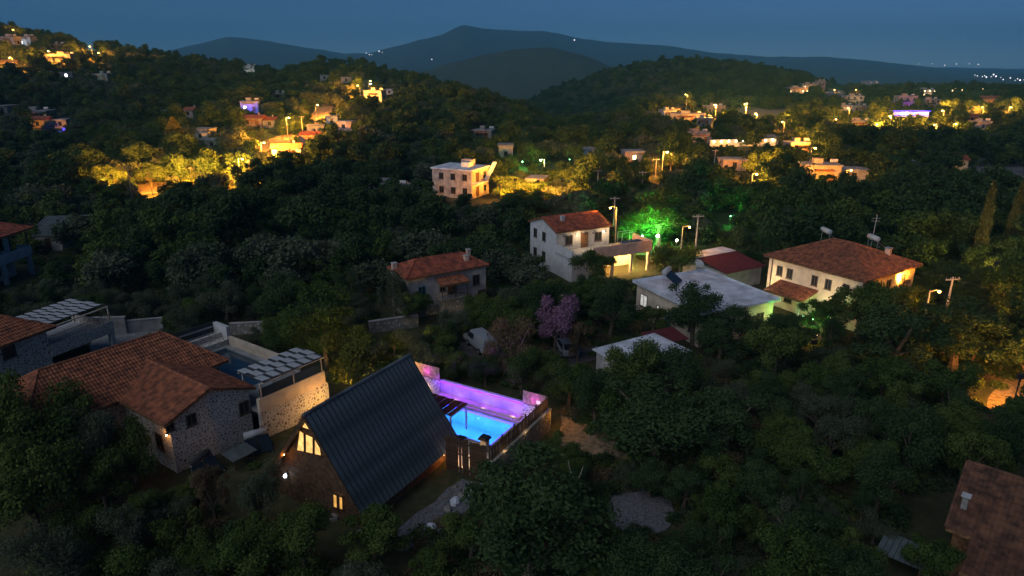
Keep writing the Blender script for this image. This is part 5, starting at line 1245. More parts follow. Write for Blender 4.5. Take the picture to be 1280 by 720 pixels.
FH = [
    (33, 57, 15, 8, 'white', 'flat', 'white flat-roofed house with bluish lights below the hill crest', 0.8, 'w', (COOL, 900, 3, 2)),
    (10, 57, 16, 8, 'white', 'flat', 'dim white house next to the bluish-lit hilltop house', 0, None, None),
    (70, 62, 12, 5, 'grey', 'flat', 'small grey house just above the long grey hilltop building', 0, None, None),
    (75, 79, 34, 8, 'grey', 'flat', 'long grey flat-roofed building on the hilltop', 0, None, None),
    (82, 99, 12, 5, 'grey', 'flat', 'small hillside house with a row of white-lit windows', 1.0, 'w', None),
    (127, 101, 18, 6, 'grey', 'flat', 'dim greenish house in the woods below the minaret', 0, None, ((0.7, 1, 0.8), 300, 3, 2)),
    (5, 143, 12, 7, 'grey', 'flat', 'grey house end at the left of the dark hillside', 0, None, None),
    (40, 150, 30, 4, 'grey', 'flat', 'long low grey roof above the orange-lit terrace', 0, None, None),
    (48, 161, 16, 6, 'cream', 'red', 'low house with orange-lit terrace on the dark hillside', 0.6, None, (SODIUM, 900, 3, 2)),
    (76, 161, 12, 7, 'cream', 'flat', 'small house lit orange above a blue lamp', 0.6, None, (SODIUM, 700, 3, 2)),
    (195, 149, 18, 4, 'grey', 'flat', 'low pale roof alone on the dark hillside', 0, None, None),
    (237, 147, 11, 7, 'pink', 'red', 'small reddish house above the tall yellowish conifer', 0, None, None),
    (253, 176, 20, 12, 'white', 'flat', 'pale two-storey house behind the tall yellowish conifer', 0, None, None),
    (266, 187, 16, 9, 'grey', 'flat', 'grey house below the pale two-storey house', 0, None, None),
    (312, 92, 16, 8, 'white', 'flat', 'white-lit house alone high on the hillside', 0, None, ((0.9, 1, 0.8), 900, 4, 2)),
    (311, 140, 20, 11, 'white', 'flat', 'house flooded with deep blue light on the hillside', 0.7, 'w', (BLUE, 2600, 3, 2)),
    (316, 158, 22, 9, 'pink', 'red', 'pinkish house under the blue-flooded house', 0, None, None),
    (347, 124, 15, 6, 'grey', 'flat', 'grey flat house on the slope above the street lamp', 0, None, None),
    (335, 160, 16, 7, 'white', 'red', 'white house with red roof beside the hillside street lamp', 0, None, None),
    (393, 170, 20, 11, 'white', 'flat', 'white roadside house lit on its left by the street lamp', 0, None, None),
    (388, 180, 24, 7, 'pink', 'red', 'low mauve house under the white roadside house', 0, None, None),
    (414, 156, 14, 9, 'sheet_blue', 'flat', 'bluish house behind the white roadside house', 0, None, None),
    (431, 164, 20, 10, 'pink', 'flat', 'mauve house with one bright lamp past the roadside house', 0.4, 'w', (COOL, 120, 1.5, 2)),
    (357, 197, 34, 9, 'white', 'red', 'long white house with dark roof below the lit road bend', 0, None, None),
    (468, 126, 24, 11, 'white', 'flat', 'pale mauve house group front on the second knoll', 0, None, None),
    (486, 119, 10, 6, 'white', 'flat', 'small pale house at the end of the second knoll', 0, None, None),
    (405, 101, 10, 5, 'white', 'flat', 'tiny white house on the wooded crest slope', 0, None, None),
    (433, 104, 12, 5, 'grey', 'flat', 'tiny grey house near the lit crest bushes', 0, None, None),
    (503, 108, 9, 4, 'grey', 'flat', 'tiny grey house on the slope right of the second knoll', 0, None, None),
    (605, 174, 26, 6, 'grey', 'flat', 'low bluish flat roof in the wood behind the apartment house', 0, None, None),
    (632, 199, 12, 16, 'white', 'flat', 'narrow white house behind the apartment house', 0, None, None),
    (480, 252, 66, 6, 'grey', 'flat', 'wide low grey roof in the olive grove', 0, None, None),
    (792, 204, 24, 13, 'pink', 'flat', 'pink house with warm lamps left of the yellow-lit tree', 0.7, None, (WARM, 260, 2, 2)),
    (735, 199, 12, 7, 'sheet_blue', 'flat', 'bluish small house near the faint green light', 0, None, None),
    (672, 240, 20, 9, 'cream', 'flat', 'cream house corner in the orange-lit trees', 0, None, None),
    (835, 148, 18, 9, 'white', 'flat', 'white house at the left end of the right hill row', 0, None, None),
    (862, 152, 42, 8, 'grey', 'flat', 'long grey flat house in the right hill row', 0, None, None),
    (894, 142, 22, 8, 'grey', 'flat', 'grey flat house above the row on the right hill', 0, None, None),
    (880, 158, 20, 9, 'grey', 'flat', 'grey house below the long flat house on the right hill', 0, None, None),
    (872, 179, 32, 11, 'pink', 'flat', 'pink and white house at the end of the long lit wall', 0.3, None, (WARM, 700, 3, 2)),
    (918, 214, 28, 11, 'pink', 'flat', 'pink flat-roofed house alone before the long lit wall', 0, None, None),
    (998, 117, 24, 6, 'cream', 'flat', 'long house with a row of warm lights at the hill foot', 0.9, None, (WARM, 1500, 4, 2)),
    (1012, 111, 16, 5, 'cream', 'flat', 'second warm-lit house at the foot of the dark hill', 0.9, None, (WARM, 1500, 4, 2)),
    (1026, 112, 9, 9, 'pink', 'flat', 'narrow pink house beside the lit bare slope', 0, None, None),
    (1087, 111, 18, 8, 'pink', 'flat', 'distant pink house group with a bright lamp', 0.2, None, (WARM, 700, 3, 2)),
    (1043, 124, 20, 6, 'grey', 'flat', 'dim grey house below the lit bare slope', 0, None, None),
    (1068, 131, 20, 9, 'cream', 'flat', 'cream lit house in the middle of the right hillside', 0, None, (WARM, 1500, 4, 3)),
    (1057, 139, 16, 6, 'cream', 'flat', 'low cream lit house below the middle cream house', 0, None, (WARM, 1200, 3, 2)),
    (1075, 140, 16, 6, 'grey', 'flat', 'low grey house beside the two cream lit houses', 0, None, None),
    (1105, 134, 40, 4, 'grey', 'flat', 'long low roof left of the blue-lit building', 0, None, None),
    (1134, 134, 20, 11, 'pink', 'flat', 'pinkish villa above the blue-lit terrace', 0, None, (VIOLET, 900, 3, 2)),
    (1164, 136, 18, 9, 'pink', 'flat', 'pinkish villa right of the blue-lit terrace', 0, None, None),
    (1159, 121, 20, 7, 'cream', 'flat', 'warm-lit house behind the pinkish villas', 0.8, None, (WARM, 2500, 4, 3)),
    (1237, 130, 20, 5, 'cream', 'red', 'lit house with rounded roof over the yellow trees', 0, None, (SODIUM, 1800, 4, 2)),
    (1076, 160, 26, 5, 'grey', 'flat', 'dim low roof left of the orange-lit bushes', 0, None, None),
    (1215, 153, 14, 5, 'pink', 'red', 'dim reddish house near the plain', 0, None, None),
    (1229, 163, 16, 8, 'grey', 'flat', 'grey house with a single white lamp near the plain', 0.5, 'w', (COOL, 90, 1.5, 2)),
    (965, 181, 10, 8, 'cream', 'flat', 'cream gable end at the right tip of the long lit wall', 0, None, (WARM, 250, 3, 2)),
    (1000, 190, 26, 6, 'grey', 'flat', 'dark grey house under the bush row', 0, None, None),
    (1028, 229, 40, 19, 'cream', 'flat', 'yellow two-storey house lit by street lamps', 0, None, (SODIUM, 300, 5, 2)),
    (1070, 228, 30, 8, 'grey', 'flat', 'grey low house right of the yellow two-storey house', 0, None, None),
    (1135, 216, 14, 4, 'sheet_blue', 'flat', 'small bluish roof alone in the dark plain', 0, None, None),
    (1200, 213, 10, 6, 'cream', 'red', 'tiny warm-lit hut before the pale field', 0, None, (WARM, 160, 1.5, 1.5)),
]
EWW = mat_emit('far_white_window', (0.9, 0.95, 1.0), 6.0)
EWF = mat_emit('far_warm_window', (1.0, 0.72, 0.35), 5.0)
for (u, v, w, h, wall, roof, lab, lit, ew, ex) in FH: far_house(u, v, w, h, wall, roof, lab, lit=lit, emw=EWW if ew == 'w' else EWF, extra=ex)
def apartment():
    p = G(590, 249, 0); fr = Frame(p.x, p.y, float(zt(p.x, p.y)), 64.0); k = 160 / FPX
    t = thing('apartment_house', fr.loc(), fr.a, 'cream three-storey apartment house with outside stair and flat roof', 'apartment house')
    # x away-right along the side face, y away-left along the front face
    L, D, h = 7.4, 9.4, 5.7
    B(0, L, 0, D, -1, h).part('wall', 'old_plaster', t); B(-0.25, L + 0.25, -0.25, D + 0.25, h + 0.002, h + 0.3).part('roof', 'slab', t)
    for f in range(2):
        for y in (1.6, 4.4, 7.2): window(t, (0, y, 0.9 + f * 2.8), 180, 1.1, 1.3)
        door(t, (2.4, 0, 0.2 + f * 2.85), -90, 1.1, 2.1, 'wood')
        window(t, (5.6, 0, 0.9 + f * 2.8), -90, 1.1, 1.3)
    B(0.3, 5.0, -1.2, -0.002, 3.05, 3.25).part('balcony', 'slab', t)
    MB().prism([(5.0, -1.1, 3.05), (9.0, -1.1, 6.3), (9.0, -1.1, 6.6), (5.0, -1.1, 3.4)], (0, 0.9, 0)).part('outside_stair', 'slab', t)
    B(2.8, 4.6, 2.2, 4.0, h + 0.302, h + 1.3).part('water_tank', 'sheet_blue', t); B(5.2, 7.0, 3.0, 5.4, h + 0.302, h + 1.5).part('stair_hut', 'old_plaster', t)
    light(t, (9, -8, 4.5), (1.0, 0.62, 0.3), 110, 0.2); light(t, (-9, 4, 4.5), (1.0, 0.62, 0.35), 50, 0.2)
    foot_rect(fr, 0, L, 0, D, 2.0); clear([(546, 214), (580, 206), (612, 214), (612, 240), (590, 245), (548, 238)], 150)
apartment()
def blue_terrace():
    p = GT(1138, 146); t = thing('lit_terrace', (p.x, p.y, p.z), 0, 'terrace building edged with deep blue LED strips', 'building')
    k = p.length / FPX; w = 38 * k
    B(-w / 2, w / 2, 0, 6, -2, 2.6).part('wall', 'white', t); B(-w / 2 - 0.3, w / 2 + 0.3, -0.6, 6.3, 2.602, 2.9).part('roof', 'slab', t)
    B(-w / 2 - 0.3, w / 2 + 0.3, -0.7, -0.605, 2.62, 3.1).part('led_strip', mat_emit('deep_blue_led', (0.05, 0.03, 1.0), 3.0), t)
    B(-w / 2 - 0.2, w / 2 + 0.2, -0.1, -0.005, 0.4, 0.8).part('led_strip', mat_emit('deep_blue_led_low', (0.05, 0.03, 1.0), 2.0), t)
    for x in (-w / 4, -w / 8): window(t, (x, 0, 0.9), -90, 2.2, 1.4, lit=EWW)
    light(t, (-w / 4, -3, 2.0), BLUE, 1500, 0.3); light(t, (w / 4, -3, 2.0), BLUE, 2200, 0.3)
    foot(p.x, p.y + 3, w / 2 + 2); clear([(1116, 134), (1160, 136), (1160, 147), (1116, 145)], p.y - 2)
blue_terrace()
def lit_wall():
    a, b = GT(887, 184), GT(969, 182); d = b - a; L = math.hypot(d.x, d.y)
    t = thing('lit_wall', (a.x, a.y, a.z), math.atan2(d.y, d.x), 'long pale wall lit by a row of warm lamps across the slope', 'wall')
    B(0, L, 0, 0.4, -4, 2.2).part('wall_body', 'cream', t); B(0, L, -0.05, 0.45, 2.202, 2.35).part('wall_cap', 'slab', t)
    for k in range(9):
        x = (k + 0.5) * L / 9; lm = MB().ball((x, -0.25, 1.8), 0.28, 6, 4).part('wall_lamp', E_WARM, t); light(lm, (x, -1.3, 1.5), (1.0, 0.6, 0.25), 110, 0.1)
    for k in range(int(L / 4) + 1): foot(a.x + d.x * min(1, k * 4 / L), a.y + d.y * min(1, k * 4 / L), 2.5)
    clear([(885, 174), (970, 172), (970, 181), (930, 184), (887, 182)], a.y - 3)
lit_wall()
def minaret():
    p = GT(105, 56); b = ray(100, 30); h = CAM_H + b[2] * p.y / b[1] - p.z
    t = thing('minaret', (p.x, p.y, p.z), 0, 'slender pale minaret rising above the hilltop trees', 'minaret'); r = 0.9
    MB().tube([(0, 0, -1), (0, 0, h * 0.72)], [r * 1.1, r * 0.9], 10).part('shaft', 'white', t); MB().tube([(0, 0, h * 0.72), (0, 0, h * 0.75)], [r * 1.5, r * 1.7], 10).part('balcony', 'white', t)
    MB().tube([(0, 0, h * 0.75), (0, 0, h * 0.86)], r * 0.7, 10).part('upper_shaft', 'white', t); MB().tube([(0, 0, h * 0.86), (0, 0, h)], [r * 0.8, 0.05], 10).part('spire', 'grey', t)
    foot(p.x, p.y, 2); clear([(97, 30), (106, 30), (108, 52), (99, 52)], p.y - 1)
minaret()
def red_roof_behind():
    p = G(930, 338, 2.2); s = thing('dark_red_roof', (p.x, p.y, 0), R(30), 'low building with dark red sheet roof beside the hip-roofed house', 'shed')
    B(-3.2, 3.2, 0, 4.2, -0.3, 2.3).part('wall', 'grey', s)
    for k in range(8): MB().prism([(-3.5 + k * 0.875, -0.4, 2.35), (-3.5 + k * 0.875 + 0.855, -0.4, 2.35), (-3.5 + k * 0.875 + 0.855, 4.6, 3.1), (-3.5 + k * 0.875, 4.6, 3.1)], (0, 0, 0.06)).part('roof_sheet', 'dark_red', s)
    B(-3.5, 3.5, 4.602, 7.0, -0.3, 3.2).part('back_block', 'slab', s)
    foot(p.x, p.y + 3, 4.5); clear([(905, 325), (920, 312), (956, 318), (956, 340), (925, 338)], 84)
red_roof_behind()
def far_lights():
    me = MB().tube([(0, 0, -1), (0, 0, 7)], 0.25, 5).mesh('pole', 'steel')
    W = mat_emit('far_white_lamp', (0.9, 0.95, 1.0), 3.0); O = mat_emit('far_orange_lamp', (1.0, 0.65, 0.3), 4.0)
    rng = random.Random(9)
    sets = [('far white lamp on the shoulder of the blue mountain', 'lamps on the mountain shoulder', W, [(458, 70), (462, 72), (465, 72), (474, 68), (478, 69), (540, 78)]),
            ('lone white lamp on the crest slope of the blue mountain', 'lone mountain lamp', W, [(718, 54)]),
            ('distant white lamp along the foot of the far ridge', 'lamps along the far ridge', W, [(1148, 84), (1165, 82), (1195, 83), (1206, 84), (1211, 83), (1222, 85), (1180, 86)]),
            ('distant orange lamp of the town on the dark plain', 'town lamps on the plain', O, [(1131, 111), (1137, 109), (1144, 109), (1156, 109), (1178, 109), (1189, 110), (1203, 111), (1170, 110), (1112, 115), (1124, 115), (1226, 124), (1192, 123), (1188, 127), (1180, 124), (1200, 126)]),
            ('distant white lamp of the town strip beyond the plain', 'town strip lamps', W, [(1218, 98), (1221, 99), (1227, 100), (1230, 99), (1232, 101), (1238, 100), (1241, 98), (1244, 100), (1250, 101), (1253, 104), (1262, 102), (1268, 105), (1271, 103), (1274, 105), (1279, 104)])]
    for lab, grp, m, pts in sets:
        for (u, v) in pts:
            p = GT(u, v); k = p.length / FPX; r = k * rng.uniform(0.3, 0.75)
            t = thing('distant_lamp', (p.x, p.y, p.z), 0, lab, 'lamp', grp)
            obj('pole', me, t, scale=(1, 1, max(1, k * 0.4))); MB().ball((0, 0, 7 * max(1, k * 0.4) + r), r, 6, 4).part('bulb', m, t)
far_lights()

# ================================================================== vegetation
def np_mesh(name, V, F, m, tone=None, extra=None):
    me = bpy.data.meshes.new(name)
    V = np.asarray(V, np.float32); F = np.asarray(F, np.int32)
    me.vertices.add(len(V)); me.vertices.foreach_set('co', V.ravel())
    k = F.shape[1]
    me.loops.add(F.size); me.loops.foreach_set('vertex_index', F.ravel())
    me.polygons.add(len(F)); me.polygons.foreach_set('loop_start', np.arange(0, F.size, k, dtype=np.int32))
    me.update(calc_edges=True)
    if tone is not None:
        a = me.attributes.new('tone', 'FLOAT', 'POINT'); a.data.foreach_set('value', np.asarray(tone, np.float32))
    me.materials.append(M[m]); return me
def leaf_cloud(rng, lobes, n, ln, wd, droop=0.0):
    """lobes: (x,y,z,rx,rz); diamonds scattered through each lobe, denser towards its skin"""
    lobes = np.array(lobes, float); wts = lobes[:, 3] ** 2; wts /= wts.sum()
    k = rng.choice(len(lobes), n, p=wts); lt = rng.rand(len(lobes))
    d = rng.normal(size=(n, 3)); d /= np.linalg.norm(d, axis=1)[:, None]
    d[:, 2] = np.where((d[:, 2] < -0.45) & (rng.rand(n) < 0.7), -d[:, 2], d[:, 2])
    r = rng.rand(n) ** 0.38 * (1 + 0.16 * rng.normal(size=n)).clip(0.6, 1.4)
    c = lobes[k, :3] + d * r[:, None] * np.stack([lobes[k, 3], lobes[k, 3], lobes[k, 4]], 1)
    nrm = d + 0.7 * rng.normal(size=(n, 3)); nrm[:, 2] += 0.3; nrm /= np.linalg.norm(nrm, axis=1)[:, None]
    a = np.cross(nrm, rng.normal(size=(n, 3))); a /= np.linalg.norm(a, axis=1)[:, None]; a[:, 2] -= droop
    b = np.cross(nrm, a)
    L = ln * (0.6 + 0.8 * rng.rand(n))[:, None]; W = wd * (0.6 + 0.8 * rng.rand(n))[:, None]
    V = np.stack([c - a * L / 2, c + b * W / 2 + nrm * W * 0.15, c + a * L / 2, c - b * W / 2 + nrm * W * 0.15], 1).reshape(-1, 3)
    F = np.arange(4 * n).reshape(n, 4)
    tone = np.repeat(np.clip(0.45 * lt[k] + 0.55 * rng.rand(n), 0, 1), 4)
    return V, F, tone
def make_lobes(rng, R0, z0, z1, n, rl):
    out = [(0.15 * R0 * rng.normal(), 0.15 * R0 * rng.normal(), (z0 + z1) / 2, R0 * 0.52, (z1 - z0) * 0.34)]
    for i in range(n):
        a = 2 * math.pi * (i * 0.618 + rng.rand() * 0.25); t = rng.rand()
        rr = R0 * (0.35 + 0.6 * rng.rand()) * math.sin(math.pi * (0.22 + 0.62 * t)) ** 0.6
        q = rl * (0.5 + 0.95 * rng.rand() ** 1.5)
        out.append((rr * math.cos(a), rr * math.sin(a), z0 + (z1 - z0) * (0.12 + 0.78 * t), q, q * 0.85))
    return out
def trunk_mesh(rng, lobes, h0, r0, m='bark', lean=0.15):
    b = MB(); top = (lean * rng.normal(), lean * rng.normal(), h0)
    b.tube([(0, 0, -0.4), (top[0] * 0.4, top[1] * 0.4, h0 * 0.5), top], [r0 * 1.3, r0, r0 * 0.8], 7)
    for l in lobes[1:8]:
        mid = ((top[0] + l[0]) / 2 + 0.1 * rng.normal(), (top[1] + l[1]) / 2 + 0.1 * rng.normal(), (top[2] + l[2]) / 2 + 0.1)
        b.tube([(top[0], top[1], top[2] - 0.1), mid, (l[0], l[1], l[2])], [r0 * 0.6, r0 * 0.38, r0 * 0.12], 5)
    return b.mesh('trunk', m)
SPEC = {}
def proto(kind, i, R0, z0, z1, nl, rl, n, ln, wd, leaf, h0, r0, bark='bark', droop=0.0):
    rng = np.random.RandomState(hash((kind, i)) % 1000 if False else sum(map(ord, kind)) * 7 + i)
    lobes = make_lobes(rng, R0, z0, z1, nl, rl)
    V, F, T = leaf_cloud(rng, lobes, n, ln, wd, droop)
    SPEC.setdefault(kind, []).append((trunk_mesh(rng, lobes, h0, r0, bark), np_mesh('crown', V, F, leaf, T), R0, z1))
for i in range(5):
    proto('olive', i, 2.5, 0.9, 4.4, 9 + 2 * i, (1.0, 0.75, 0.85, 0.65, 0.9)[i], 9000, 0.20, 0.07, 'l_olive', 1.3, 0.22)
    proto('broad', i, 2.7, 1.0 + 0.15 * i, 5.8, 10 + 2 * i, (1.1, 0.85, 1.0, 0.7, 0.95)[i], 9000, 0.22, 0.13, 'l_green', 1.8, 0.18)
    proto('dark', i, 3.0, 1.2 + 0.2 * i, 7.2, 11 + 2 * i, (1.2, 0.95, 1.15, 0.8, 1.05)[i], 11000, 0.22, 0.12, 'l_dark', 2.2, 0.22)
    proto('bush', i, 1.3, 0.1, 1.9, 8, 0.55, 3200, 0.15, 0.08, 'l_green', 0.4, 0.06)
    proto('tall', i, 2.2, 1.5, 9.0, 16, 0.95, 10000, 0.22, 0.13, 'l_green', 3.0, 0.2)
proto('yellow', 0, 2.2, 1.0, 5.4, 13, 0.75, 8000, 0.22, 0.12, 'l_yellow', 1.8, 0.16)
for i in range(2): proto('straw', i, 2.2, 0.5, 4.6, 14, 0.7, 8000, 0.20, 0.06, 'l_brown', 1.2, 0.15, droop=0.4)
proto('mauve', 0, 1.9, 1.4, 4.6, 12, 0.62, 7000, 0.17, 0.13, 'l_pink', 1.8, 0.13)
def proto_spire(kind, i, R0, H, n, leaf, e=0.8, ln=0.24, wd=0.07):
    rng = np.random.RandomState(77 + i + len(kind)); t = rng.rand(n); a = rng.rand(n) * 2 * math.pi
    rad = R0 * np.clip(np.minimum(1.0, t * 9), 0, 1) * (1 - t) ** e * (0.55 + 0.5 * rng.rand(n) ** 0.5) * (1 + 0.25 * np.sin(a * 5 + t * 30))
    c = np.stack([rad * np.cos(a), rad * np.sin(a), 0.5 + t * (H - 0.5)], 1)
    ax = np.stack([0.5 * np.cos(a), 0.5 * np.sin(a), np.full(n, 1.0 if kind == 'cypress' else -0.2)], 1) + 0.35 * rng.normal(size=(n, 3)); ax /= np.linalg.norm(ax, axis=1)[:, None]
    b = np.cross(ax, rng.normal(size=(n, 3))); b /= np.linalg.norm(b, axis=1)[:, None]
    L = ln * (0.6 + 0.9 * rng.rand(n))[:, None]; W = wd * (0.6 + 0.8 * rng.rand(n))[:, None]
    V = np.stack([c - ax * L / 2, c + b * W / 2, c + ax * L / 2, c - b * W / 2], 1).reshape(-1, 3)
    tr = MB().tube([(0, 0, -0.4), (0, 0, H * 0.5), (0, 0, H * 0.93)], [0.22, 0.13, 0.03], 6).mesh('trunk', 'bark')
    SPEC.setdefault(kind, []).append((tr, np_mesh('crown', V, np.arange(4 * n).reshape(n, 4), leaf, np.repeat(rng.rand(n), 4)), R0, H))
proto_spire('cypress', 0, 1.0, 12.0, 12000, 'l_cypress', 0.42, 0.3, 0.08)
proto_spire('cypress', 1, 1.0, 12.0, 12000, 'l_cypress', 0.38, 0.3, 0.08)
proto_spire('conifer', 0, 2.6, 11.0, 9000, 'l_cypress', 0.85, 0.4, 0.14)
def palm_proto():
    rng = np.random.RandomState(3); V, F, T = [], [], []
    for k in range(26):
        a = k * 2.4 + rng.rand(); el = rng.uniform(-0.2, 1.1); Lf = 2.1
        base = np.array([0, 0, 3.2]); pts = []
        for s in np.linspace(0, 1, 9):
            pts.append(base + np.array([math.cos(a) * Lf * s * math.cos(el * (1 - s)), math.sin(a) * Lf * s * math.cos(el * (1 - s)), Lf * s * math.sin(el) - 1.2 * s * s]))
        for p0, p1 in zip(pts, pts[1:]):
            side = np.array([-math.sin(a), math.cos(a), 0])
            for sg in (-1, 1):
                for q in (0.2, 0.7):
                    c = p0 + (p1 - p0) * q; tip = c + side * sg * 0.42 + (p1 - p0) * 0.9 - np.array([0, 0, 0.15]); w = (p1 - p0) * 0.16
                    i = len(V); V += [c - w, c + w, tip, tip - w * 0.2]; F.append((i, i + 1, i + 2, i + 3)); T += [rng.rand()] * 4
    tr = MB().tube([(0, 0, -0.3), (0.1, 0, 1.6), (0, 0, 3.2)], [0.26, 0.2, 0.22], 8).mesh('trunk', 'bark')
    SPEC['palm'] = [(tr, np_mesh('crown', V, F, 'l_brown', T), 2.0, 4.4)]
palm_proto()
TREES = []
def in_poly(x, y, poly):
    c = False; j = len(poly) - 1
    for i in range(len(poly)):
        (xi, yi), (xj, yj) = poly[i], poly[j]
        if (yi > y) != (yj > y) and x < (xj - xi) * (y - yi) / (yj - yi) + xi: c = not c
        j = i
    return c
CB = [(poly, Y, min(p[0] for p in poly), max(p[0] for p in poly), min(p[1] for p in poly), max(p[1] for p in poly)) for poly, Y in CLEAR]
def blocks(x, y, z, r, h):
    """would a crown here hide something that must stay in view?"""
    pts = []
    for (dx, dz) in ((0, h), (0, h * 0.6), (-0.85 * r, h * 0.6), (0.85 * r, h * 0.6), (-0.6 * r, h * 0.88), (0.6 * r, h * 0.88), (0, h * 0.3), (-0.6 * r, h * 0.35), (0.6 * r, h * 0.35)):
        u, v, _ = proj((x + dx, y, z + dz)); pts.append((u, v))
    u0, u1 = min(p[0] for p in pts), max(p[0] for p in pts); v0, v1 = min(p[1] for p in pts), max(p[1] for p in pts)
    for poly, Y, a, b, c, d in CB:
        if y > Y or u1 < a or u0 > b or v1 < c or v0 > d: continue
        if any(in_poly(u, v, poly) for u, v in pts): return True
        if any(u0 < px < u1 and v0 < py < v1 and ((px - (u0 + u1) / 2) ** 2 / ((u1 - u0) / 2) ** 2 + (py - (v0 + v1) / 2) ** 2 / ((v1 - v0) / 2) ** 2) < 0.8 for px, py in poly): return True
    return False
FX = np.array([f[0] for f in FOOT]); FY = np.array([f[1] for f in FOOT]); FR_ = np.array([f[2] for f in FOOT])
def built(x, y, r): return bool(np.any((FX - x) ** 2 + (FY - y) ** 2 < (FR_ + r) ** 2))
NAMES = {'olive': ('olive_tree', 'rounded grey-green olive tree'), 'broad': ('leafy_tree', 'leafy mid-green tree'), 'dark': ('dark_tree', 'dense dark green tree'), 'bush': ('bush', 'low green bush'), 'tall': ('tall_tree', 'tall narrow green tree'),
         'yellow': ('lit_tree', 'yellow-green tree'), 'straw': ('straw_tree', 'straw-coloured feathery tree'), 'mauve': ('flowering_tree', 'mauve-flowering tree'), 'cypress': ('cypress', 'slender cypress'), 'conifer': ('conifer', 'pointed conifer'), 'palm': ('palm', 'dry-leaved palm')}
def plant(kind, x, y, s, label, group=None, rz=None, i=None, sz=1.0):
    rng = random.Random(int(x * 100 + y * 37)); P = SPEC[kind]; tr, cr, R0, H = P[(i if i is not None else rng.randrange(len(P))) % len(P)]
    nm = NAMES[kind][0]
    t = thing(nm, (x, y, float(zt(x, y))), rng.uniform(0, 6.28) if rz is None else rz, label, 'bush' if kind == 'bush' else 'palm' if kind == 'palm' else 'tree', group)
    t.scale = (s * rng.uniform(0.82, 1.18), s * rng.uniform(0.82, 1.18), s * sz * (rng.uniform(0.85, 1.2) if group else 1))
    t.rotation_euler[0] = rng.uniform(-0.07, 0.07) if group else 0
    obj('trunk', tr, t); obj('crown', cr, t)
    TREES.append((x, y, R0 * s, H * s * sz)); return t
def plant_px(kind, u, v, rpx, label, vtop=None, group=None, i=None):
    p = GT(u, v); d = proj(p)[2]; s = rpx * d / FPX / SPEC[kind][0][2]; sz = 1.0
    if vtop is not None:
        b = ray(u, vtop); h = CAM_H + b[2] * p.y / b[1] - p.z; sz = h / (SPEC[kind][0][3] * s)
    return plant(kind, p.x, p.y, s, label, group, i=i, sz=max(0.5, sz))
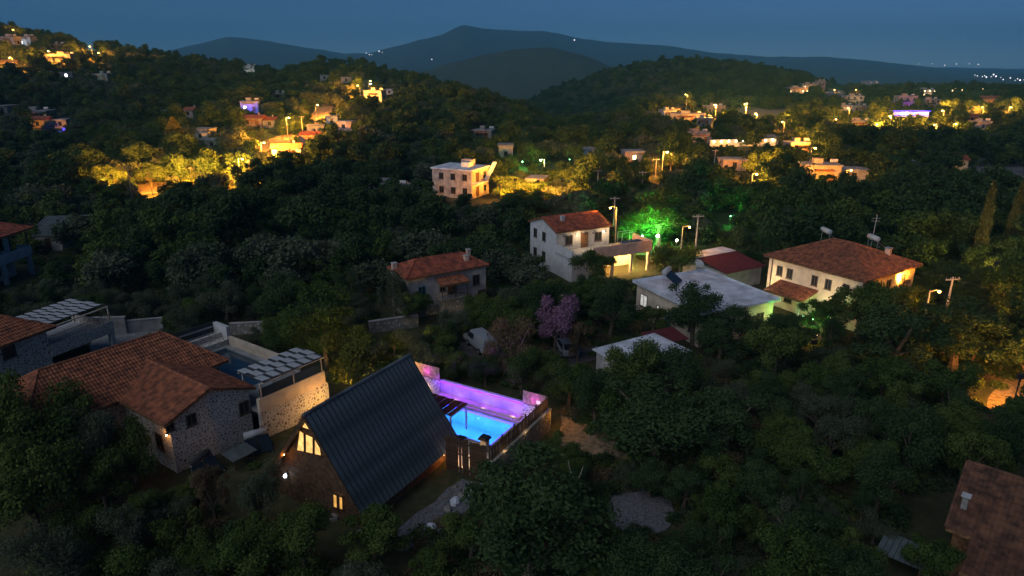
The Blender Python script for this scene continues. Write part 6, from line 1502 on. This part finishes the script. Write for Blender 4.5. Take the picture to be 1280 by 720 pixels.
for a in [
    ('yellow', 447, 505, 34, 'yellow-green tree lit by the garden lamp behind the cabin roof', 410),
    ('mauve', 693, 452, 29, 'mauve-flowering tree beside the parked cars', 372),
    ('straw', 640, 472, 36, 'straw-coloured feathery tree between the white van and the mauve tree', 398),
    ('straw', 722, 455, 20, 'smaller straw-coloured tree under the mauve-flowering tree', 392),
    ('straw', 655, 462, 22, 'straw-coloured bush at the foot of the feathery tree', 425),
    ('dark', 866, 432, 33, 'dark tree standing in front of the broad flat roof', 350),
    ('broad', 835, 352, 32, 'dark leafy tree behind the flat roof, under the white floodlights', 300),
    ('tall', 822, 312, 32, 'tall tree glowing green from a floodlight at its foot', 232),
    ('broad', 790, 300, 20, 'tree lit orange between the terrace house and the green-lit tree', 262),
    ('broad', 742, 362, 22, 'dark leafy tree before the terrace house patio', 312),
    ('palm', 1046, 396, 26, 'dry-leaved palm before the hip-roofed house', 338),
    ('cypress', 1219, 338, 8, 'slender cypress farther from the dark tall tree', 226),
    ('cypress', 1258, 330, 9, 'stouter slender cypress at the end of the lane wood', 222),
    ('conifer', 224, 205, 24, 'tall yellowish conifer behind the lit roadside yard', 146),
    ('conifer', 126, 205, 11, 'small pointed conifer at the edge of the lit yard', 168),
    ('conifer', 456, 208, 13, 'pointed conifer alone below the mauve house', 160),
    ('broad', 140, 246, 20, 'round yellow-lit tree left of the dark utility pole', 206),
    ('broad', 190, 236, 26, 'broad yellow-lit tree behind the added roadside floodlight', 205),
    ('broad', 238, 226, 19, 'yellow-lit tree over the pale roadside wall', 193),
    ('olive', 320, 222, 22, 'orange-lit tree beside the hillside street lamp pole', 196),
    ('broad', 340, 226, 18, 'orange-lit tree below the long white house', 200),
    ('broad', 637, 250, 26, 'orange-lit tree beside the apartment house stair', 220),
    ('broad', 668, 252, 24, 'orange-lit tree past the added apartment house floodlight', 224),
    ('olive', 700, 256, 18, 'yellow-lit olive before the terrace house roof', 230),
    ('dark', 650, 292, 34, 'big dark tree standing before the orange-lit trees', 246),
    ('broad', 838, 216, 18, 'yellow-lit tree around the far orange street lamp', 186),
    ('broad', 718, 205, 10, 'small green-lit tree near the faint green light', 180),
    ('dark', 1110, 470, 74, 'huge dark tree beside the street lamp of the hip-roofed house', 372),
    ('dark', 1190, 470, 60, 'big dark tree between the street lamp and the lit lane', 385),
    ('broad', 1255, 420, 40, 'olive-tinted tree below the two cypresses', 325),
    ('dark', 820, 572, 74, 'big dark round tree beside the round gravel patch', 478),
    ('dark', 905, 560, 60, 'dark tree next to the big round tree above the gravel patch', 480),
    ('broad', 765, 548, 28, 'small round tree at the sandy path end', 480),
    ('dark', 660, 745, 86, 'big dense tree below the pool fence, next to a bare pale limb', 590),
    ('straw', 270, 655, 26, 'dry yellowish shrub in front of the villa water heaters', 575),
    ('olive', 330, 660, 30, 'grey-green shrubby tree beside the cabin gable corner', 585),
    ('broad', 470, 705, 40, 'leafy bush tree at the cabin front corner', 640),
    ('broad', 690, 590, 26, 'leafy tree against the grey retaining wall of the pool', 545),
    ('broad', 1025, 425, 26, 'bushy tree lit green beside the flat house corner', 370),
    ('olive', 990, 300, 22, 'leafy tree behind the left end of the hip roof', 262),
    ('broad', 950, 318, 12, 'pale-lit shrub beside the white garden light', 284),
    ('olive', 1020, 545, 36, 'pale grey-green tree standing in the dark right wood', 490),
    ('broad', 20, 622, 58, 'leafy tree rising before the near end of the villa roof', 476),
    ('broad', 82, 612, 50, 'leafy tree covering the villa wall below the big tiled slope', 494),
    ('olive', 128, 612, 40, 'grey-green tree covering the villa wall beside the leafy one', 508),
    ('broad', 172, 606, 36, 'leafy tree standing in the villa roof valley corner', 528),
    ('broad', 55, 680, 60, 'leafy tree low on the overgrown villa slope', 560),
    ('dark', 935, 448, 36, 'dark tree hiding the front wall of the flat-roofed house', 388),
    ('dark', 898, 452, 30, 'second dark tree hiding the front wall of the flat-roofed house', 392),
    ('broad', 815, 420, 24, 'leafy tree at the lit window corner of the flat-roofed house', 382),
    ('broad', 785, 512, 44, 'leafy tree hiding the front of the low outbuilding', 430),
    ('dark', 832, 506, 36, 'dark tree hiding the front of the low outbuilding', 430),
    ('broad', 1158, 742, 30, 'leafy bush tree beside the dark terracotta house', 672),
    ('broad', 522, 408, 24, 'leafy tree before the blue window of the old house', 362),
    ('olive', 494, 404, 22, 'olive tree at the left corner of the old house', 340),
    ('broad', 596, 398, 18, 'bush tree before the door of the old house', 366),
    ('dark', 985, 440, 30, 'dark tree beside the green-lit end wall of the flat-roofed house', 396),
    ('broad', 1072, 424, 42, 'leafy tree before the front corner of the hip-roofed house', 350),
    ('broad', 1100, 428, 34, 'leafy tree beside the corner tree of the hip-roofed house', 356),
    ('broad', 1132, 396, 20, 'tree lit orange before the stone end of the hip-roofed house', 352),
]: plant_px(a[0], a[1], a[2], a[3], a[4], a[5])
def bare_limb():
    p = G(717, 640, 0); t = thing('bare_tree', (p.x, p.y, 0), 0, 'bare pale forked limb of a small dead tree beside the pool trees', 'tree'); m = MB()
    b = ray(712, 575); h = CAM_H + b[2] * p.y / b[1]
    m.tube([(0, 0, -0.3), (0.02, 0, h * 0.35), (0.12, 0, h * 0.55), (-0.3, 0, h * 0.8), (-0.45, 0, h)], [0.07, 0.06, 0.05, 0.04, 0.02], 6); m.tube([(0.12, 0, h * 0.55), (0.4, 0.1, h * 0.75), (0.5, 0.1, h * 0.86)], [0.04, 0.03, 0.015], 5); m.tube([(0.05, 0, h * 0.42), (-0.5, 0.1, h * 0.62)], [0.03, 0.012], 5)
    m.part('trunk', 'bark_pale', t)
    clear([(705, 575), (728, 580), (730, 625), (710, 625)], p.y - 0.3); CB.append(([(705, 575), (728, 580), (730, 628), (710, 628)], p.y - 0.3, 705, 730, 575, 628))
bare_limb()
ZONES = [  # ground regions named by what stands there
    (lambda x, y: y < 46 and x < -14, 'in the overgrown slope below the stone villa'),
    (lambda x, y: y < 46 and x < 5, 'in the overgrown garden around the A-frame cabin'),
    (lambda x, y: y < 46, 'in the dark wood between gravel patch and near house'),
    (lambda x, y: y < 62 and x < -8, 'around the stone villa terrace'),
    (lambda x, y: y < 66 and x < 12, 'along the lane behind the pool yard'),
    (lambda x, y: y < 72 and x >= 12, 'in the wood before the flat-roofed and hip-roofed houses'),
    (lambda x, y: y < 95 and x < -14, 'in the grove between stone villa and old red-roofed house'),
    (lambda x, y: y < 90 and x < 12, 'around the old red-roofed house'),
    (lambda x, y: x >= 26, 'in the dark grove behind the hip-roofed house'),
    (lambda x, y: x >= 0, 'in the grove around the terrace house'),
    (lambda x, y: True, 'in the olive grove before the apartment house'),
]
def scatter():
    rng = random.Random(21)
    pts = []
    N_MAX = 262
    tries = 0; placed = 0
    cell = {}
    for (x, y, r, h) in TREES: pts.append((x, y, r))
    cand = []
    while len(cand) < 6500:
        y = math.sqrt(rng.uniform(27.5 ** 2, 128 ** 2)); x = rng.uniform(-0.84, 0.84) * y + rng.uniform(-3, 3); cand.append((x, y))
    cand.sort(key=lambda c: c[1])
    for (x, y) in cand:
        if placed >= N_MAX: break
        n1 = float(vnoise(x, y, 16, 9)); q = rng.random()
        if x < -6 and y > 52: kind = 'olive' if q < 0.6 + 0.25 * n1 else 'broad' if q < 0.88 else 'dark'
        elif x < 3 and y <= 52: kind = 'broad' if q < 0.5 else 'olive' if q < 0.72 else 'bush'
        elif x > 8: kind = 'dark' if q < 0.5 else 'broad' if q < 0.85 else 'olive'
        else: kind = 'broad' if q < 0.45 else 'olive' if q < 0.75 else 'dark'
        s = rng.uniform(0.75, 1.2) * (0.8 if y < 45 and kind != 'bush' else 1.0); R0, H = SPEC[kind][0][2] * s, SPEC[kind][0][3] * s
        ok = None
        for sc in (1.0, 0.72, 0.5):
            r, h = R0 * sc, H * sc
            if built(x, y, r * 0.55): continue
            if any((x - a) ** 2 + (y - b) ** 2 < (0.72 * (r + c)) ** 2 for a, b, c in pts): continue
            if blocks(x, y, 0, r, h): continue
            ok = sc; break
        if ok is None or (ok < 1 and kind == 'bush' and ok < 0.7): continue
        if ok * s * SPEC[kind][0][2] < 0.7: continue
        z = next(t for f, t in ZONES if f(x, y))
        size = 'small ' if ok * s < 0.62 else ''
        lab = size + NAMES[kind][1] + ' ' + z
        plant(kind, x, y, s * ok, lab, 'trees ' + z.replace('in the ', 'of the '))
        pts.append((x, y, R0 * ok)); placed += 1
    return pts, (pts[-1][1] if pts else 100)
PTS, Y_LAST = scatter()
print('individual trees', len(PTS), 'to', Y_LAST)
# ---- everything farther is one wood: instances on points
def low_protos():
    col = bpy.data.collections.new('wood_kinds')
    for i in range(8):
        rng = np.random.RandomState(500 + i)
        leaf = ['l_olive', 'l_green', 'l_dark', 'l_olive', 'l_green', 'l_dark', 'l_green', 'l_dark'][i]
        H = [4.6, 6.0, 7.0, 5.0, 6.5, 8.0, 5.4, 6.4][i]; R0 = [2.6, 2.7, 2.8, 2.9, 2.9, 2.6, 3.0, 3.0][i]
        lobes = make_lobes(rng, R0, 0.3, H, 12, R0 * 0.38)
        V, F, T = leaf_cloud(rng, lobes, 2600, 0.42, 0.26)
        o = bpy.data.objects.new('wood_tree', np_mesh('wood_tree', V, F, leaf, T)); col.objects.link(o)
    return col
def instancer(name, P, col, label):
    """P rows: x y z scale rot index"""
    P = np.array(P, np.float32); me = bpy.data.meshes.new(name)
    me.vertices.add(len(P)); me.vertices.foreach_set('co', P[:, :3].ravel()); me.update()
    for nm, tp, c in (('sc', 'FLOAT', 3), ('ro', 'FLOAT', 4), ('ix', 'INT', 5)):
        a = me.attributes.new(nm, tp, 'POINT'); a.data.foreach_set('value', P[:, c].astype(np.int32) if tp == 'INT' else P[:, c])
    o = obj(name, me, kind='stuff', label=label)
    ng = bpy.data.node_groups.new(name, 'GeometryNodeTree')
    ng.interface.new_socket('Geometry', in_out='INPUT', socket_type='NodeSocketGeometry'); ng.interface.new_socket('Geometry', in_out='OUTPUT', socket_type='NodeSocketGeometry')
    n, l = ng.nodes, ng.links
    gi, go = n.new('NodeGroupInput'), n.new('NodeGroupOutput')
    ip = n.new('GeometryNodeInstanceOnPoints'); ci = n.new('GeometryNodeCollectionInfo'); ci.inputs['Collection'].default_value = col; ci.inputs['Separate Children'].default_value = True; ci.inputs['Reset Children'].default_value = True
    def at(nm, tp):
        a = n.new('GeometryNodeInputNamedAttribute'); a.data_type = tp; a.inputs['Name'].default_value = nm; return a.outputs['Attribute']
    cx = n.new('ShaderNodeCombineXYZ'); l.new(at('ro', 'FLOAT'), cx.inputs[2])
    l.new(gi.outputs[0], ip.inputs['Points']); l.new(ci.outputs[0], ip.inputs['Instance']); ip.inputs['Pick Instance'].default_value = True
    l.new(at('ix', 'INT'), ip.inputs['Instance Index']); l.new(cx.outputs[0], ip.inputs['Rotation']); l.new(at('sc', 'FLOAT'), ip.inputs['Scale']); l.new(ip.outputs[0], go.inputs[0])
    md = o.modifiers.new('scatter', 'NODES'); md.node_group = ng
    return o
def far_wood():
    rng = random.Random(4); out = []
    grid = {}
    def near(x, y, r):
        k = (int(x // 4), int(y // 4))
        for i in range(-2, 3):
            for j in range(-2, 3):
                for (a, b, c) in grid.get((k[0] + i, k[1] + j), ()):
                    if (x - a) ** 2 + (y - b) ** 2 < (0.62 * (r + c)) ** 2: return True
        return False
    for (a, b, c) in PTS: grid.setdefault((int(a // 4), int(b // 4)), []).append((a, b, c))
    def go(y0, y1, n, s0, s1, pack):
        for _ in range(n):
            y = math.sqrt(rng.uniform(y0 ** 2, y1 ** 2)); x = rng.uniform(-0.95, 0.95) * y
            s = rng.uniform(s0, s1); r = 2.7 * s
            n1 = float(vnoise(x, y, 40, 12))
            if y > 250 and n1 > 0.62: continue
            if near(x, y, r * pack): continue
            if built(x, y, r * 0.6): continue
            z = float(zt(x, y))
            if blocks(x, y, z, r, 5.5 * s):
                s *= 0.45; r *= 0.45
                if blocks(x, y, z, r, 5.5 * s): continue
            grid.setdefault((int(x // 4), int(y // 4)), []).append((x, y, r * pack))
            q = rng.random() + 0.35 * n1
            ix = rng.choice([0, 3]) if (q < 0.35 and x < 0.25 * y) or q < 0.15 else rng.choice([1, 4, 6]) if q < 0.6 else rng.choice([2, 5, 7])
            out.append((x, y, z - 0.2, s, rng.uniform(0, 6.28), ix))
    go(Y_LAST - 3, 260, 9000, 0.55, 1.4, 1.0)
    go(260, 520, 12000, 0.55, 1.4, 1.0)
    go(520, 1150, 16000, 1.0, 1.7, 1.1)
    print('wood', len(out))
    instancer('distant_wood', out, low_protos(), 'dark wood of olive and broadleaf trees covering valley and hills')
far_wood()
def undergrowth():
    rng = random.Random(8); out = []
    col = bpy.data.collections.new('undergrowth_kinds')
    for i in range(4):
        r = np.random.RandomState(900 + i); lobes = [(0, 0, 0.2, 0.5, 0.35)] + [(0.5 * math.cos(k * 1.3), 0.5 * math.sin(k * 1.3), 0.18, 0.35, 0.3) for k in range(5)]
        V, F, T = leaf_cloud(r, lobes, 420, 0.22, 0.06 if i < 2 else 0.12); o = bpy.data.objects.new('undergrowth_clump', np_mesh('undergrowth_clump', V, F, ['l_brown', 'l_olive', 'l_green', 'l_dark'][i], T)); col.objects.link(o)
    for _ in range(15000):
        y = math.sqrt(rng.uniform(26 ** 2, 110 ** 2)); x = rng.uniform(-0.86, 0.86) * y
        if built(x, y, 0.2): continue
        s = rng.uniform(0.4, 1.2)
        u, v, _d = proj((x, y, 0))
        if any(a - 3 < u < b + 3 and c - 3 < v < d + 3 and y < Y and in_poly(u, v, poly) for poly, Y, a, b, c, d in CB): continue
        out.append((x, y, float(zt(x, y)) - 0.05, s, rng.uniform(0, 6.28), rng.choice([0, 1, 2, 2, 3, 3])))
    instancer('undergrowth', out, col, 'weeds and low undergrowth between the trees')
undergrowth()

# ================================================================== evening haze
def haze():
    m = bpy.data.materials.new('evening_haze'); m.use_nodes = True
    n, l = m.node_tree.nodes, m.node_tree.links; n.remove(n['Principled BSDF'])
    v = n.new('ShaderNodeVolumePrincipled'); v.inputs['Color'].default_value = (0.14, 0.58, 1.0, 1); v.inputs['Density'].default_value = HAZE_DENSITY; v.inputs['Anisotropy'].default_value = 0.0
    l.new(v.outputs[0], n['Material Output'].inputs['Volume'])
    B(-9200, 9200, -9200, 9200, -130, 420).part('haze', m, None, kind='stuff', label='thin blue evening haze over the valley')
HAZE_DENSITY = 0.00016
haze()
